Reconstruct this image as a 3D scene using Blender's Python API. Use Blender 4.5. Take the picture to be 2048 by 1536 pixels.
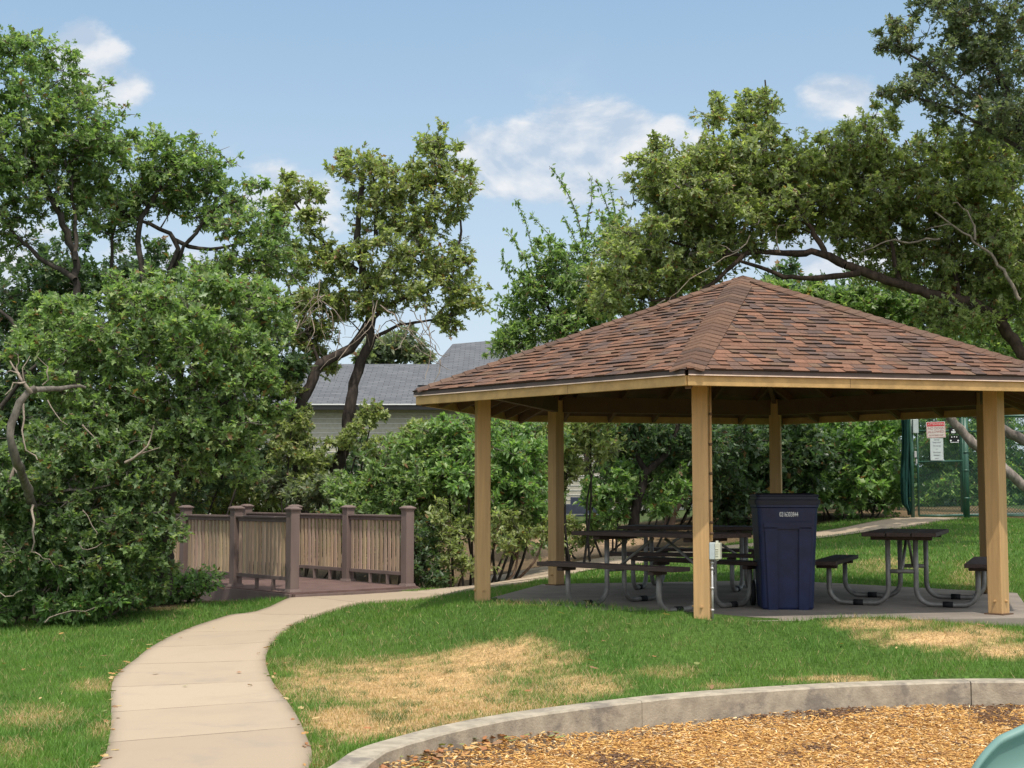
import bpy, math, random
import numpy as np
from mathutils import Vector, Matrix
for o in list(bpy.data.objects): bpy.data.objects.remove(o)
random.seed(7); RNG = np.random.default_rng(7)
SC = bpy.context.scene; COL = SC.collection
# ------------------------------------------------------------------ camera
FPX, PITCH, CAMH = 2844.0, 0.077, 1.164          # focal length in px of a 2048 px wide frame
cam_d = bpy.data.cameras.new('camera'); cam = bpy.data.objects.new('camera', cam_d); COL.objects.link(cam)
cam_d.sensor_width = 36.0; cam_d.lens = FPX / 2048 * 36.0; cam_d.clip_end = 3000; cam_d.clip_start = 0.05
cam.location = (0, 0, CAMH); cam.rotation_euler = (math.pi/2 + PITCH, 0, 0); SC.camera = cam
# ------------------------------------------------------------------ light
SUN_EL, SUN_AZ = math.radians(66.0), math.radians(-76)   # azimuth as an angle in the xy plane
sd = Vector((math.cos(SUN_EL)*math.cos(SUN_AZ), math.cos(SUN_EL)*math.sin(SUN_AZ), math.sin(SUN_EL)))
sl = bpy.data.lights.new('sun', 'SUN'); sun = bpy.data.objects.new('sun', sl); COL.objects.link(sun)
sl.energy = 3.3; sl.angle = math.radians(0.6); sl.color = (1.0, 0.93, 0.82)
sun.rotation_euler = sd.to_track_quat('Z', 'Y').to_euler(); sun.location = (0, -5, 30)
SC.view_settings.view_transform = 'Standard'; SC.view_settings.look = 'None'
SC.view_settings.gamma = 1.0; SC.view_settings.exposure = 0.18
SC.render.resolution_x, SC.render.resolution_y = 1024, 768

def link(nt, a, b): nt.links.new(a, b)
class NT:
    """short node helper"""
    def __init__(s, nt): s.nt = nt
    def n(s, t, **kw):
        nd = s.nt.nodes.new(t)
        for k, v in kw.items():
            if k.startswith('_'): setattr(nd, k[1:], v)
        return nd
    def val(s, sock, v):
        if hasattr(v, 'is_output'): s.nt.links.new(v, sock)
        else: sock.default_value = v
    def math(s, op, a, b=None, c=None, clamp=False):
        nd = s.nt.nodes.new('ShaderNodeMath'); nd.operation = op; nd.use_clamp = clamp
        s.val(nd.inputs[0], a)
        if b is not None: s.val(nd.inputs[1], b)
        if c is not None: s.val(nd.inputs[2], c)
        return nd.outputs[0]
    def mix(s, f, a, b, mode='MIX'):
        nd = s.nt.nodes.new('ShaderNodeMix'); nd.data_type = 'RGBA'; nd.blend_type = mode
        s.val(nd.inputs[0], f)
        s.val(nd.inputs[6], a if hasattr(a, 'is_output') or len(a) == 4 else (*a, 1))
        s.val(nd.inputs[7], b if hasattr(b, 'is_output') or len(b) == 4 else (*b, 1))
        return nd.outputs[2]
    def noise(s, vec, scale, detail=4, rough=.55, dist=0):
        nd = s.nt.nodes.new('ShaderNodeTexNoise')
        if vec is not None: s.nt.links.new(vec, nd.inputs['Vector'])
        nd.inputs['Scale'].default_value = scale; nd.inputs['Detail'].default_value = detail
        nd.inputs['Roughness'].default_value = rough; nd.inputs['Distortion'].default_value = dist
        return nd.outputs['Fac']
    def ramp(s, f, stops):
        nd = s.nt.nodes.new('ShaderNodeValToRGB'); s.nt.links.new(f, nd.inputs[0])
        el = nd.color_ramp.elements
        while len(el) < len(stops): el.new(.5)
        for e, (p, c) in zip(el, stops): e.position = p; e.color = (*c, 1) if len(c) == 3 else c
        return nd.outputs[0]
    def mapr(s, f, a, b, c=0., d=1.):
        nd = s.nt.nodes.new('ShaderNodeMapRange'); nd.interpolation_type = 'SMOOTHSTEP'
        s.nt.links.new(f, nd.inputs[0])
        for i, v in enumerate((a, b, c, d)): nd.inputs[i+1].default_value = v
        return nd.outputs[0]

# ------------------------------------------------------------------ world: sky and clouds
w = bpy.data.worlds.new('World'); SC.world = w; w.use_nodes = True
nt = w.node_tree; nt.nodes.clear(); N = NT(nt)
sky = N.n('ShaderNodeTexSky'); sky.sky_type = 'NISHITA'; sky.sun_disc = False
sky.sun_elevation = SUN_EL; sky.sun_rotation = math.atan2(sd.x, sd.y)
sky.altitude = 1500; sky.air_density = 1.0; sky.dust_density = 2.5; sky.ozone_density = 1.2
tc = N.n('ShaderNodeTexCoord'); sx = N.n('ShaderNodeSeparateXYZ'); link(nt, tc.outputs['Generated'], sx.inputs[0])
az = N.math('ARCTAN2', sx.outputs[0], sx.outputs[1]); el = N.math('ARCSINE', sx.outputs[2])
cmb = N.n('ShaderNodeCombineXYZ'); link(nt, az, cmb.inputs[0]); link(nt, N.math('MULTIPLY', el, 1.5), cmb.inputs[1])
n1 = N.noise(cmb.outputs[0], 9, 9, .58, .3); n2 = N.noise(cmb.outputs[0], 3.2, 5, .5, .2); n3 = N.noise(cmb.outputs[0], 26, 7, .6)
blobs = [(1080,318,.075,.026,1),(1190,300,.052,.038,1),(1010,355,.045,.018,.9),(1150,350,.05,.02,.9),(1690,222,.030,.018,1),(1760,260,.02,.015,.7),
         (180,165,.028,.026,.95),(230,215,.03,.018,.8),(60,90,.04,.014,.45),(560,400,.06,.035,.55),(1330,290,.03,.02,.7),(1240,440,.035,.03,.55),
         (400,560,.07,.03,.7),(60,560,.06,.05,.6),(330,80,.012,.006,.3),(1660,500,.06,.03,.8),(800,640,.12,.02,.3),(1000,262,.03,.010,.35)]
mask = None
for (bx, by, rx, ry, st) in blobs:
    a0, e0 = (bx-1024)/FPX, (987-by)/FPX
    dx = N.math('DIVIDE', N.math('SUBTRACT', az, a0), rx); dy = N.math('DIVIDE', N.math('SUBTRACT', el, e0), ry)
    d2 = N.math('ADD', N.math('MULTIPLY', dx, dx), N.math('MULTIPLY', dy, dy))
    g = N.math('MULTIPLY', N.math('POWER', 2.718, N.math('MULTIPLY', d2, -.7)), st)
    mask = g if mask is None else N.math('MAXIMUM', mask, g)
far = N.mapr(n2, .54, .78, 0, .35)
edge = N.math('MULTIPLY_ADD', n3, .55, N.math('MULTIPLY', n1, 1.25))
m0 = N.math('ADD', mask, N.math('SUBTRACT', edge, .93)); cm = N.mapr(m0, .34, .60)
cm = N.math('MULTIPLY', cm, N.mapr(mask, .08, .35))
cm = N.math('MAXIMUM', cm, N.math('MULTIPLY', far, .8), clamp=True)
va = nt.nodes.new('ShaderNodeVectorMath'); va.operation = 'ADD'; link(nt, cmb.outputs[0], va.inputs[0]); va.inputs[1].default_value = (-.004, .016, 0)
nu = N.noise(va.outputs[0], 9, 9, .58, .3); und0 = N.noise(cmb.outputs[0], 12, 6, .55)
und = N.math('ADD', und0, N.math('MULTIPLY', N.math('SUBTRACT', n1, nu), 1.6))
ccol = N.ramp(und, [(.40, (.47, .56, .68)), (.53, (.66, .70, .76)), (.66, (.84, .83, .83))])
# thin summer haze over the whole sky, paler near the horizon
hz = N.mapr(el, -.05, .55, .85, .45)
skyc = N.mix(1.0, sky.outputs[0], (.125, .125, .125), 'MULTIPLY')
veil = N.mix(hz, skyc, N.mix(N.mapr(el, .05, .42), (.62, .725, .80), (.37, .585, .79)))
final = N.mix(N.math('MULTIPLY', cm, .80), veil, ccol)
# broad hazy glow around the sun behind the camera, added as fill for foliage
vd = nt.nodes.new('ShaderNodeVectorMath'); vd.operation = 'DOT_PRODUCT'; link(nt, tc.outputs['Generated'], vd.inputs[0]); vd.inputs[1].default_value = tuple(sd)
glow = N.math('POWER', N.math('MAXIMUM', vd.outputs['Value'], 0.0), 1.6)
gc = N.n('ShaderNodeCombineColor')
for i, q in enumerate((1.38, 1.27, 1.10)): link(nt, N.math('MULTIPLY', glow, q), gc.inputs[i])
final = N.mix(1.0, final, gc.outputs[0], 'ADD')
bg = N.n('ShaderNodeBackground'); link(nt, final, bg.inputs[0]); bg.inputs[1].default_value = 1.0
out = N.n('ShaderNodeOutputWorld'); link(nt, bg.outputs[0], out.inputs[0])

# ------------------------------------------------------------------ pixel -> world helpers (measurements of the photograph)
CP, SP = math.cos(PITCH), math.sin(PITCH)
def ray(px, py):
    a = (px-1024)/FPX; b = -(py-768)/FPX
    return Vector((a, CP - b*SP, SP + b*CP))
def P(px, py, d):
    r = ray(px, py); return Vector((0, 0, CAMH)) + r * (d / r.y)
def G(px, py, z):
    r = ray(px, py); return Vector((0, 0, CAMH)) + r * ((z-CAMH)/r.z)
def proj(X):
    X = np.asarray(X, float); x = X[..., 0]; y = X[..., 1]; z = X[..., 2]-CAMH
    yc = np.maximum(y*CP + z*SP, .05); zc = -y*SP + z*CP
    return 1024 + FPX*x/yc, 768 - FPX*zc/yc

# ------------------------------------------------------------------ numpy value noise
_perm = np.random.default_rng(3).random((64, 64))
def vnoise(x, y):
    xi = np.floor(x).astype(int); yi = np.floor(y).astype(int); fx = x-xi; fy = y-yi
    fx = fx*fx*(3-2*fx); fy = fy*fy*(3-2*fy)
    g = lambda a, b: _perm[a % 64, b % 64]
    return (g(xi,yi)*(1-fx)+g(xi+1,yi)*fx)*(1-fy) + (g(xi,yi+1)*(1-fx)+g(xi+1,yi+1)*fx)*fy
def fbm(x, y, o=4):
    s = 0; a = .5; t = 0
    for i in range(o): s = s + a*vnoise(x*2**i+i*17.3, y*2**i+i*9.1); t += a; a *= .55
    return s/t

# ------------------------------------------------------------------ object helpers
def tag(o, label=None, cat=None, group=None, kind=None):
    if label: o['label'] = label
    if cat: o['category'] = cat
    if group: o['group'] = group
    if kind: o['kind'] = kind
    return o
def empty(name, loc, label, cat, group=None, rz=0):
    o = bpy.data.objects.new(name, None); COL.objects.link(o); o.location = loc; o.rotation_euler = (0, 0, rz)
    o.empty_display_size = .2
    return tag(o, label, cat, group)
def newobj(name, me, mat, parent=None, local=True):
    if mat is not None: me.materials.append(mat)
    o = bpy.data.objects.new(name, me); COL.objects.link(o)
    if parent is not None:
        o.parent = parent
        if not local:
            o.matrix_parent_inverse = Matrix.LocRotScale(parent.location, parent.rotation_euler, None).inverted()
    return o
def np_mesh(name, V, loops, sizes, smooth=False):
    me = bpy.data.meshes.new(name); V = np.asarray(V, np.float32); loops = np.asarray(loops, np.int32).ravel(); sizes = np.asarray(sizes, np.int32)
    me.vertices.add(len(V)); me.vertices.foreach_set('co', V.ravel())
    me.loops.add(len(loops)); me.loops.foreach_set('vertex_index', loops)
    me.polygons.add(len(sizes)); st = np.concatenate([[0], np.cumsum(sizes)[:-1]]).astype(np.int32)
    me.polygons.foreach_set('loop_start', st)
    try: me.polygons.foreach_set('loop_total', sizes)
    except Exception: pass
    if smooth: me.polygons.foreach_set('use_smooth', np.ones(len(sizes), bool))
    me.update(calc_edges=True); return me
def set_col(me, C, name='col'):
    a = me.attributes.new(name, 'FLOAT_COLOR', 'POINT'); C = np.asarray(C, np.float32)
    if C.shape[1] == 3: C = np.concatenate([C, np.ones((len(C), 1), np.float32)], 1)
    a.data.foreach_set('color', C.ravel())
class MB:
    def __init__(s): s.v = []; s.f = []; s.c = []; s.sm = []
    def add(s, vs, fs, col=None, smooth=False):
        b = len(s.v); s.v += [tuple(v) for v in vs]; s.f += [tuple(i+b for i in f) for f in fs]
        s.c += [col or (1, 1, 1)]*len(vs); s.sm += [smooth]*len(fs)
    def box(s, c, size, M=None, col=None, taper=1.0):
        hx, hy, hz = size[0]/2, size[1]/2, size[2]/2; vs = []
        for z in (-hz, hz):
            t = taper if z > 0 else 1
            for (x, y) in ((-hx,-hy),(hx,-hy),(hx,hy),(-hx,hy)):
                v = Vector((x*t, y*t, z)); v = M @ v if M is not None else v; vs.append(v + Vector(c))
        s.add(vs, [(0,3,2,1),(4,5,6,7),(0,1,5,4),(1,2,6,5),(2,3,7,6),(3,0,4,7)], col)
    def beam(s, a, b, w, h, up=(0,0,1), col=None):
        a = Vector(a); b = Vector(b); d = (b-a); L = d.length; d.normalize()
        sidev = d.cross(Vector(up)).normalized(); u = sidev.cross(d).normalized()
        M = Matrix((d, sidev, u)).transposed(); s.box((a+b)/2, (L, w, h), M, col)
    def tube(s, pts, r, n=10, cap=True, col=None):
        pts = [Vector(p) for p in pts]; rs = r if isinstance(r, (list, tuple)) else [r]*len(pts)
        prev = None; vs = []; fs = []
        for i, p in enumerate(pts):
            t = (pts[min(i+1, len(pts)-1)]-pts[max(i-1, 0)]).normalized()
            if prev is None: a = t.orthogonal().normalized()
            else: a = (prev - t*prev.dot(t)).normalized()
            prev = a; b = t.cross(a)
            for k in range(n):
                an = 2*math.pi*k/n; vs.append(p + (a*math.cos(an)+b*math.sin(an))*rs[i])
        for i in range(len(pts)-1):
            for k in range(n):
                fs.append((i*n+k, i*n+(k+1)%n, (i+1)*n+(k+1)%n, (i+1)*n+k))
        s.add(vs, fs, col, True)
        if cap:
            b = len(s.v)-len(vs); s.f.append(tuple(b+k for k in range(n))[::-1]); s.f.append(tuple(b+(len(pts)-1)*n+k for k in range(n))); s.sm += [False, False]
    def build(s, name, mat, parent=None, bevel=0, local=True, seg=2):
        me = bpy.data.meshes.new(name); me.from_pydata(s.v, [], s.f); me.update()
        me.polygons.foreach_set('use_smooth', s.sm)
        set_col(me, s.c)
        o = newobj(name, me, mat, parent, local)
        if bevel:
            m = o.modifiers.new('bevel', 'BEVEL'); m.width = bevel; m.segments = seg; m.limit_method = 'ANGLE'; m.angle_limit = math.radians(40)
        return o
def arc(c, r, a0, a1, n, ax=(1,0,0), ay=(0,0,1)):
    ax = Vector(ax); ay = Vector(ay); c = Vector(c)
    return [c + ax*r*math.cos(a0+(a1-a0)*i/n) + ay*r*math.sin(a0+(a1-a0)*i/n) for i in range(n+1)]
def text(name, s, size, loc, rz, mat, parent, width=1.0, ext=.001, bold=0):
    cu = bpy.data.curves.new(name, 'FONT'); cu.body = s; cu.size = size; cu.align_x = 'CENTER'; cu.align_y = 'CENTER'; cu.extrude = ext; cu.offset = bold
    o = bpy.data.objects.new(name, cu); COL.objects.link(o); o.parent = parent; o.location = loc; o.rotation_euler = (math.pi/2, 0, rz); o.scale = (width, 1, 1)
    cu.materials.append(mat); bpy.context.view_layer.update(); me = bpy.data.meshes.new_from_object(o); q = bpy.data.objects.new(name, me); COL.objects.link(q)
    q.parent = parent; q.location = o.location; q.rotation_euler = o.rotation_euler; q.scale = o.scale; bpy.data.objects.remove(o); return q

# ------------------------------------------------------------------ materials
def mat(name, base, rough=.7, spec=.3, metal=0, nscale=None, namt=.25, bump=0, bscale=60, vcol=False, coord='Object', stain=None, stretch=None, coat=0):
    m = bpy.data.materials.new(name); m.use_nodes = True; t = m.node_tree; N = NT(t); b = t.nodes['Principled BSDF']
    b.inputs['Roughness'].default_value = rough; b.inputs['Specular IOR Level'].default_value = spec; b.inputs['Metallic'].default_value = metal
    b.inputs['Coat Weight'].default_value = coat
    tcn = N.n('ShaderNodeTexCoord'); vec = tcn.outputs[coord]
    if stretch:
        mp = N.n('ShaderNodeMapping'); t.links.new(vec, mp.inputs[0]); mp.inputs['Scale'].default_value = stretch; vec = mp.outputs[0]
    c = (*base, 1)
    if vcol:
        a = N.n('ShaderNodeAttribute'); a.attribute_name = 'col'; c = a.outputs['Color']
        if base != (1, 1, 1): c = N.mix(1, c, base, 'MULTIPLY')
    if nscale:
        f = N.noise(vec, nscale, 6, .6); k = N.mapr(f, .25, .75, 1-namt, 1+namt)
        cc = N.n('ShaderNodeCombineColor'); 
        for i in range(3): t.links.new(k, cc.inputs[i])
        c = N.mix(1, c, cc.outputs[0], 'MULTIPLY')
    if stain:
        f = N.noise(tcn.outputs[coord], stain[1], 7, .65, .4); k = N.mapr(f, stain[2], stain[3], 0, stain[4] if len(stain) > 4 else 1); c = N.mix(k, c, stain[0])
    if hasattr(c, 'is_output'): t.links.new(c, b.inputs['Base Color'])
    else: b.inputs['Base Color'].default_value = c
    if bump:
        f = N.noise(vec, bscale, 5, .6); bn = N.n('ShaderNodeBump'); bn.inputs['Strength'].default_value = bump; bn.inputs['Distance'].default_value = .01
        t.links.new(f, bn.inputs['Height']); t.links.new(bn.outputs[0], b.inputs['Normal'])
    return m
def leafmat(name, transl=.42, rough=.42, mul=(1,1,1)):
    m = bpy.data.materials.new(name); m.use_nodes = True; t = m.node_tree; N = NT(t); b = t.nodes['Principled BSDF']
    a = N.n('ShaderNodeAttribute'); a.attribute_name = 'col'
    c = N.mix(1, a.outputs['Color'], mul, 'MULTIPLY')
    t.links.new(c, b.inputs['Base Color']); b.inputs['Roughness'].default_value = rough; b.inputs['Specular IOR Level'].default_value = .5
    tr = N.n('ShaderNodeBsdfTranslucent'); t.links.new(N.mix(1, c, (1.5, 1.7, .8), 'MULTIPLY'), tr.inputs[0])
    mx = N.n('ShaderNodeMixShader'); mx.inputs[0].default_value = transl
    t.links.new(b.outputs[0], mx.inputs[1]); t.links.new(tr.outputs[0], mx.inputs[2]); t.links.new(mx.outputs[0], t.nodes['Material Output'].inputs[0])
    return m
M_tan = mat('tan_paint', (.47, .29, .13), .6, .35, nscale=26, namt=.13, bump=.45, bscale=70, stretch=(1,1,.05), stain=((.30,.18,.075), 5, .60, .8, .5))
M_fascia = mat('fascia_paint', (.42, .27, .11), .55, .35, nscale=7, namt=.20, bump=.3, bscale=30, stain=((.22,.14,.07), 16, .66, .74, .7))
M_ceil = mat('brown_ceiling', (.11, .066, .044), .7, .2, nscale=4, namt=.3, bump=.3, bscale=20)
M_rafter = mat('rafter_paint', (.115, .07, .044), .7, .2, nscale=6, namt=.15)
M_drip = mat('drip_edge_metal', (.075, .05, .042), .4, .4, nscale=3, namt=.2)
M_dripb = mat('drip_edge_lip', (.62, .47, .38), .45, .4, nscale=8, namt=.15)
M_shing = mat('roof_shingle', (.84,.82,.82), .95, .12, vcol=True, nscale=55, namt=.22, bump=.6, bscale=220)
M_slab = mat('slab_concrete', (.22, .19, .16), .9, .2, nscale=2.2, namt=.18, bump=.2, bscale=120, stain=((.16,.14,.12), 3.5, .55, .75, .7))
M_wall = mat('kerb_wall_concrete', (.335, .29, .225), .92, .15, nscale=9, namt=.22, bump=.5, bscale=55, stain=((.17,.15,.13), 2.6, .50, .64, .8))
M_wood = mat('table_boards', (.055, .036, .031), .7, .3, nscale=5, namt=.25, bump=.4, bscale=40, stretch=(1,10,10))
M_galv = mat('galvanised_pipe', (.19, .18, .165), .55, .4, metal=.35, nscale=9, namt=.3, stain=((.16,.10,.06), 6, .58, .75, .7))
M_bin = mat('navy_plastic', (.009, .015, .056), .48, .4, nscale=6, namt=.25, stain=((.12,.12,.17), 45, .60, .8, .35))
M_lid = mat('dark_lid_plastic', (.007, .008, .020), .5, .35, nscale=6, namt=.2)
M_white = mat('white_lettering', (.8, .8, .82), .6, .2, nscale=60, namt=.12)
M_black = mat('black_rubber', (.012, .012, .013), .7, .2, nscale=15, namt=.2)
M_box = mat('grey_outlet_box', (.42, .47, .48), .5, .4, nscale=15, namt=.08)
M_cover = mat('bubble_cover', (.50, .50, .40), .35, .4, nscale=15, namt=.08)
M_pipe = mat('grey_conduit', (.45, .44, .43), .4, .5, metal=.3, nscale=20, namt=.15)
M_bpost = mat('brown_composite', (.165, .120, .108), .75, .25, nscale=4, namt=.16, bump=.25, bscale=60, stretch=(1,1,.2))
M_bal = mat('tan_baluster', (.43, .315, .225), .75, .2, vcol=True, nscale=5, namt=.2, bump=.2, bscale=40, stretch=(1,1,.15))
M_deck = mat('deck_boards', (.14, .088, .078), .7, .3, nscale=3, namt=.2, bump=.3, bscale=40)
M_green = mat('green_pipe_paint', (.026, .085, .058), .4, .5, nscale=8, namt=.2)
M_wire = mat('green_vinyl_wire', (.035, .085, .060), .5, .4, nscale=30, namt=.15)
M_net = mat('teal_windscreen', (.012, .055, .045), .7, .2, nscale=7, namt=.35)
M_sign = mat('sign_white', (.58, .53, .50), .5, .3, nscale=20, namt=.06)
M_sign2 = mat('notice_sheet', (.50, .54, .55), .4, .3, nscale=20, namt=.08)
M_red = mat('sign_red', (.50, .03, .045), .5, .3, nscale=20, namt=.08)
M_ink = mat('faded_ink', (.22, .23, .25), .6, .2, nscale=40, namt=.1)
M_redink = mat('faded_red_ink', (.33, .10, .10), .6, .2, nscale=40, namt=.1)
M_slide = mat('teal_slide_plastic', (.155, .275, .245), .5, .45, nscale=3, namt=.07, coat=.15)
M_brick = mat('pale_siding', (.40, .375, .31), .85, .2, nscale=12, namt=.12)
M_gutter = mat('black_gutter', (.02, .02, .021), .5, .3, nscale=5, namt=.2)
M_whitetrim = mat('white_trim', (.7, .7, .68), .5, .3, nscale=8, namt=.06)
M_block = mat('slate_blue_block', (.035, .045, .07), .7, .3, nscale=6, namt=.2)
M_glass = mat('dark_window', (.03, .035, .04), .12, .6, nscale=4, namt=.2)
M_bark = mat('bark', (1,1,1), .95, .1, vcol=True, nscale=14, namt=.45, bump=1.0, bscale=38, stretch=(1,1,.35))
M_leaf = leafmat('leaf', .47, .4, (1.18, 1.16, 1.2)); M_grass = leafmat('grass_blade', .3, .6); M_dry = leafmat('dry_leaf', .15, .7)
M_chip = mat('wood_chip', (1,1,1), .85, .15, vcol=True, nscale=40, namt=.2)

# ------------------------------------------------------------------ terrain height
CX, CY, PHI, RP, RE, ZT, ZB, ZA = 2.64, 16.117, -1.866, 3.037, 3.78, 2.247, 2.117, 3.605
def hexp(k, R, z=0): a = PHI + k*math.pi/3; return Vector((CX+R*math.cos(a), CY+R*math.sin(a), z))
ctl = []
for (px, py, z) in [(200,1536,-.46),(620,1536,-.46),(262,1330,-.42),(535,1330,-.41),(395,1250,-.36),(575,1199,-.27),(835,1187,-.25),(0,1536,-.5),(0,1400,-.47),
        (0,1250,-.42),(300,1216,-.40),(1236,1397,-.35),(1767,1361,-.34),(2048,1357,-.33),(883,1450,-.36),(1590,1369,-.34),(1060,1155,-.13),(1250,1121,.02),
        (1500,1091,.2),(1640,1070,.36),(1790,1047,.58),(1860,1036,.655),(2048,1040,.62),(900,1300,-.30),(760,1240,-.27),(1150,1300,-.22),(1500,1300,-.2)]:
    p = G(px, py, z); ctl.append((p.x, p.y, z))
for k in range(6):
    p = hexp(k, 3.3); ctl.append((p.x, p.y, (.0, -.085, -.06, -.04, -.05, -.02)[k]))
    q = hexp(k+.5, 3.2); ctl.append((q.x, q.y, (-.03, -.05, -.04, -.05, -.05, -.01)[k]))
ctl += [(CX, CY, -.08), (-5,22,-1.3),(-7,20.5,-1.1),(-3.6,23,-1.3),(-6,27,-1.0),(-9,24,-1),(-10,30,-.3),(-2,31,-.2),(-2.5,26,-.9),(-12,19,-.9),(-7,18.3,-.62),
        (60,60,2.2),(-60,60,1.5),(-40,20,-.5),(40,20,.8),(-40,-20,-.8),(40,-20,-.8),(0,-10,-.55),(0,120,3),(20,35,1.0),(-20,40,.4),(2,42,.62),(9,31,.68),(12,30,.66),(1.4,34.5,.2),(5,33,.62),
        (-120,120,2),(120,120,4),(-120,-60,-1),(120,-60,-1),(-6,44,.5),(-2.2,8.5,-.47),(7.5,14,-.1),(9,20,.3)]
ctl = np.array(ctl)
def tps(r): return np.where(r > 1e-6, r*r*np.log(np.maximum(r, 1e-6)), 0)
_n = len(ctl); _K = tps(np.hypot(ctl[:, None, 0]-ctl[None, :, 0], ctl[:, None, 1]-ctl[None, :, 1])) + np.eye(_n)*.15
_Pm = np.c_[np.ones(_n), ctl[:, :2]]; _A = np.block([[_K, _Pm], [_Pm.T, np.zeros((3, 3))]])
_w = np.linalg.solve(_A, np.r_[ctl[:, 2], 0, 0, 0])
def zg(x, y):
    x = np.atleast_1d(np.asarray(x, float)); y = np.atleast_1d(np.asarray(y, float)); sh = x.shape; x = x.ravel(); y = y.ravel(); out = np.empty(len(x))
    for i in range(0, len(x), 20000):
        s = slice(i, i+20000)
        out[s] = tps(np.hypot(x[s, None]-ctl[:, 0], y[s, None]-ctl[:, 1])) @ _w[:_n] + _w[_n] + _w[_n+1]*x[s] + _w[_n+2]*y[s]
    out = out.reshape(sh)
    return out
def zg1(x, y): return float(zg([x], [y])[0])
def GH(px, py):
    """where the ray of a photo pixel meets the terrain"""
    r = ray(px, py); t = 5.0; ts = np.linspace(4, 60, 1500); X = np.array(r)[None]*ts[:, None]; X[:, 2] += CAMH
    h = zg(X[:, 0], X[:, 1]); i = np.argmax(X[:, 2] < h)
    if not (X[:, 2] < h).any(): i = len(ts)-1
    return Vector((X[i, 0], X[i, 1], h[i]))
def resample(pts, n):
    pts = np.array([tuple(p)[:2] for p in pts]); d = np.r_[0, np.cumsum(np.hypot(*np.diff(pts, axis=0).T))]
    # catmull-rom through the points
    out = []
    for s in np.linspace(0, d[-1], n):
        i = min(np.searchsorted(d, s, 'right')-1, len(pts)-2); t = (s-d[i])/(d[i+1]-d[i])
        p0 = pts[max(i-1, 0)]; p1 = pts[i]; p2 = pts[i+1]; p3 = pts[min(i+2, len(pts)-1)]
        m1 = (p2-p0)/2; m2 = (p3-p1)/2
        out.append((2*t**3-3*t*t+1)*p1+(t**3-2*t*t+t)*m1+(-2*t**3+3*t*t)*p2+(t**3-t*t)*m2)
    return np.array(out)
# path edges, wall line
Ledge = [(-3.1,3.5),(-2.75,5.5),(-2.5,7.4)] + [GH(*p)[:2] for p in [(195,1536),(219,1475),(222,1423),(224,1372),(243,1345),(273,1321),(301,1299),(342,1276),(400,1252),(495,1223),(547,1211),(575,1200)]]
Lb = [GH(*p)[:2] for p in [(700,1191),(835,1186),(950,1165),(1060,1146),(1150,1132),(1255,1118),(1446,1094),(1507,1088),(1630,1066),(1683,1058),(1745,1045),(1802,1036)]]
Redge = [(-1.9,3.5),(-1.6,5.5),(-1.3,7.4)] + [GH(*p)[:2] for p in [(620,1536),(608,1468),(577,1413),(547,1372),(533,1334),(533,1311),(545,1287),(576,1259),(608,1242),(649,1227),(697,1213)]]
Rb = [GH(*p)[:2] for p in [(769,1204),(898,1192),(1060,1166),(1096,1158),(1204,1138),(1273,1129),(1446,1103),(1507,1095),(1630,1077),(1683,1070),(1787,1058),(1839,1050),(1892,1042),(1926,1038)]]
NPATH = 260
EL_ = None
def perp_edges(EL, ER, n):
    c = (resample(EL, 600)+resample(ER, 600))/2
    for _ in range(60): c[1:-1] = c[1:-1]*.5+(c[:-2]+c[2:])*.25
    c = resample(c, n); t = np.gradient(c, axis=0); t /= np.hypot(t[:, 0], t[:, 1])[:, None]; nr = np.c_[-t[:, 1], t[:, 0]]
    out = []
    for E, sg in ((resample(EL, 900), 1), (resample(ER, 900), -1)):
        o = []
        for i in range(n):
            d = E-c[i]; al = np.abs(d@t[i]); ac = (d@nr[i])*sg; k = np.where((al < .06) & (ac > 0) & (ac < 2.2))[0]
            if len(k): j = k[np.argmin(ac[k])]; o.append(c[i]+nr[i]*sg*ac[j])
            else: o.append(None)
        last = None
        for i in range(n):
            if o[i] is None: o[i] = c[i]+nr[i]*sg*(.6 if last is None else last)
            last = min(abs((o[i]-c[i])@nr[i]), 1.4)
        out.append(np.array(o))
    return out
def inpoly(x, y, poly):
    x = np.asarray(x); c = np.zeros(x.shape, bool); n = len(poly); j = n-1
    for i in range(n):
        xi, yi = poly[i]; xj, yj = poly[j]
        if yi != yj:
            c ^= ((yi > y) != (yj > y)) & (x < (xj-xi)*(y-yi)/(yj-yi)+xi)
        j = i
    return c
_a, _b = perp_edges(Ledge, Redge, 150); _a, _b = _a[:138], _b[:138]
_a2, _b2 = resample([_a[-1]]+[Ledge[-1]]+Lb, 130)[1:], resample([_b[-1]]+[Redge[-1]]+Rb, 130)[1:]
EL_ = np.r_[_a, _a2]; ER_ = np.r_[_b, _b2]; NPATH = len(EL_)
pathpoly = np.r_[EL_, ER_[::-1]]
WALLZ = -.335
wb = [(-.6,2.5),(-1.05,5.5),(-1.2,7.2)] + [tuple(G(*p, WALLZ)[:2]) for p in [(653,1534),(706,1500),(777,1477),(883,1450),(1024,1424),(1236,1397),(1378,1383),(1590,1369),(1767,1361),(2048,1357)]] + [(6.2,11.2),(8.5,10.3),(10.5,8.5),(12,5)]
WB = resample(wb, 240)
_t = np.gradient(WB, axis=0); _t /= np.hypot(_t[:, 0], _t[:, 1])[:, None]; _nrm = np.c_[_t[:, 1], -_t[:, 0]]   # towards the playground
WF = WB + _nrm*.20
playpoly = np.r_[WB+_nrm*.09, [(12,-8),(-.6,-8)]]
playpoly_in = np.r_[WF+_nrm*.0, [(12,-8),(-.6,-8)]]
wallpoly = np.r_[WB-_nrm*.0, WF[::-1]]
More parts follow.
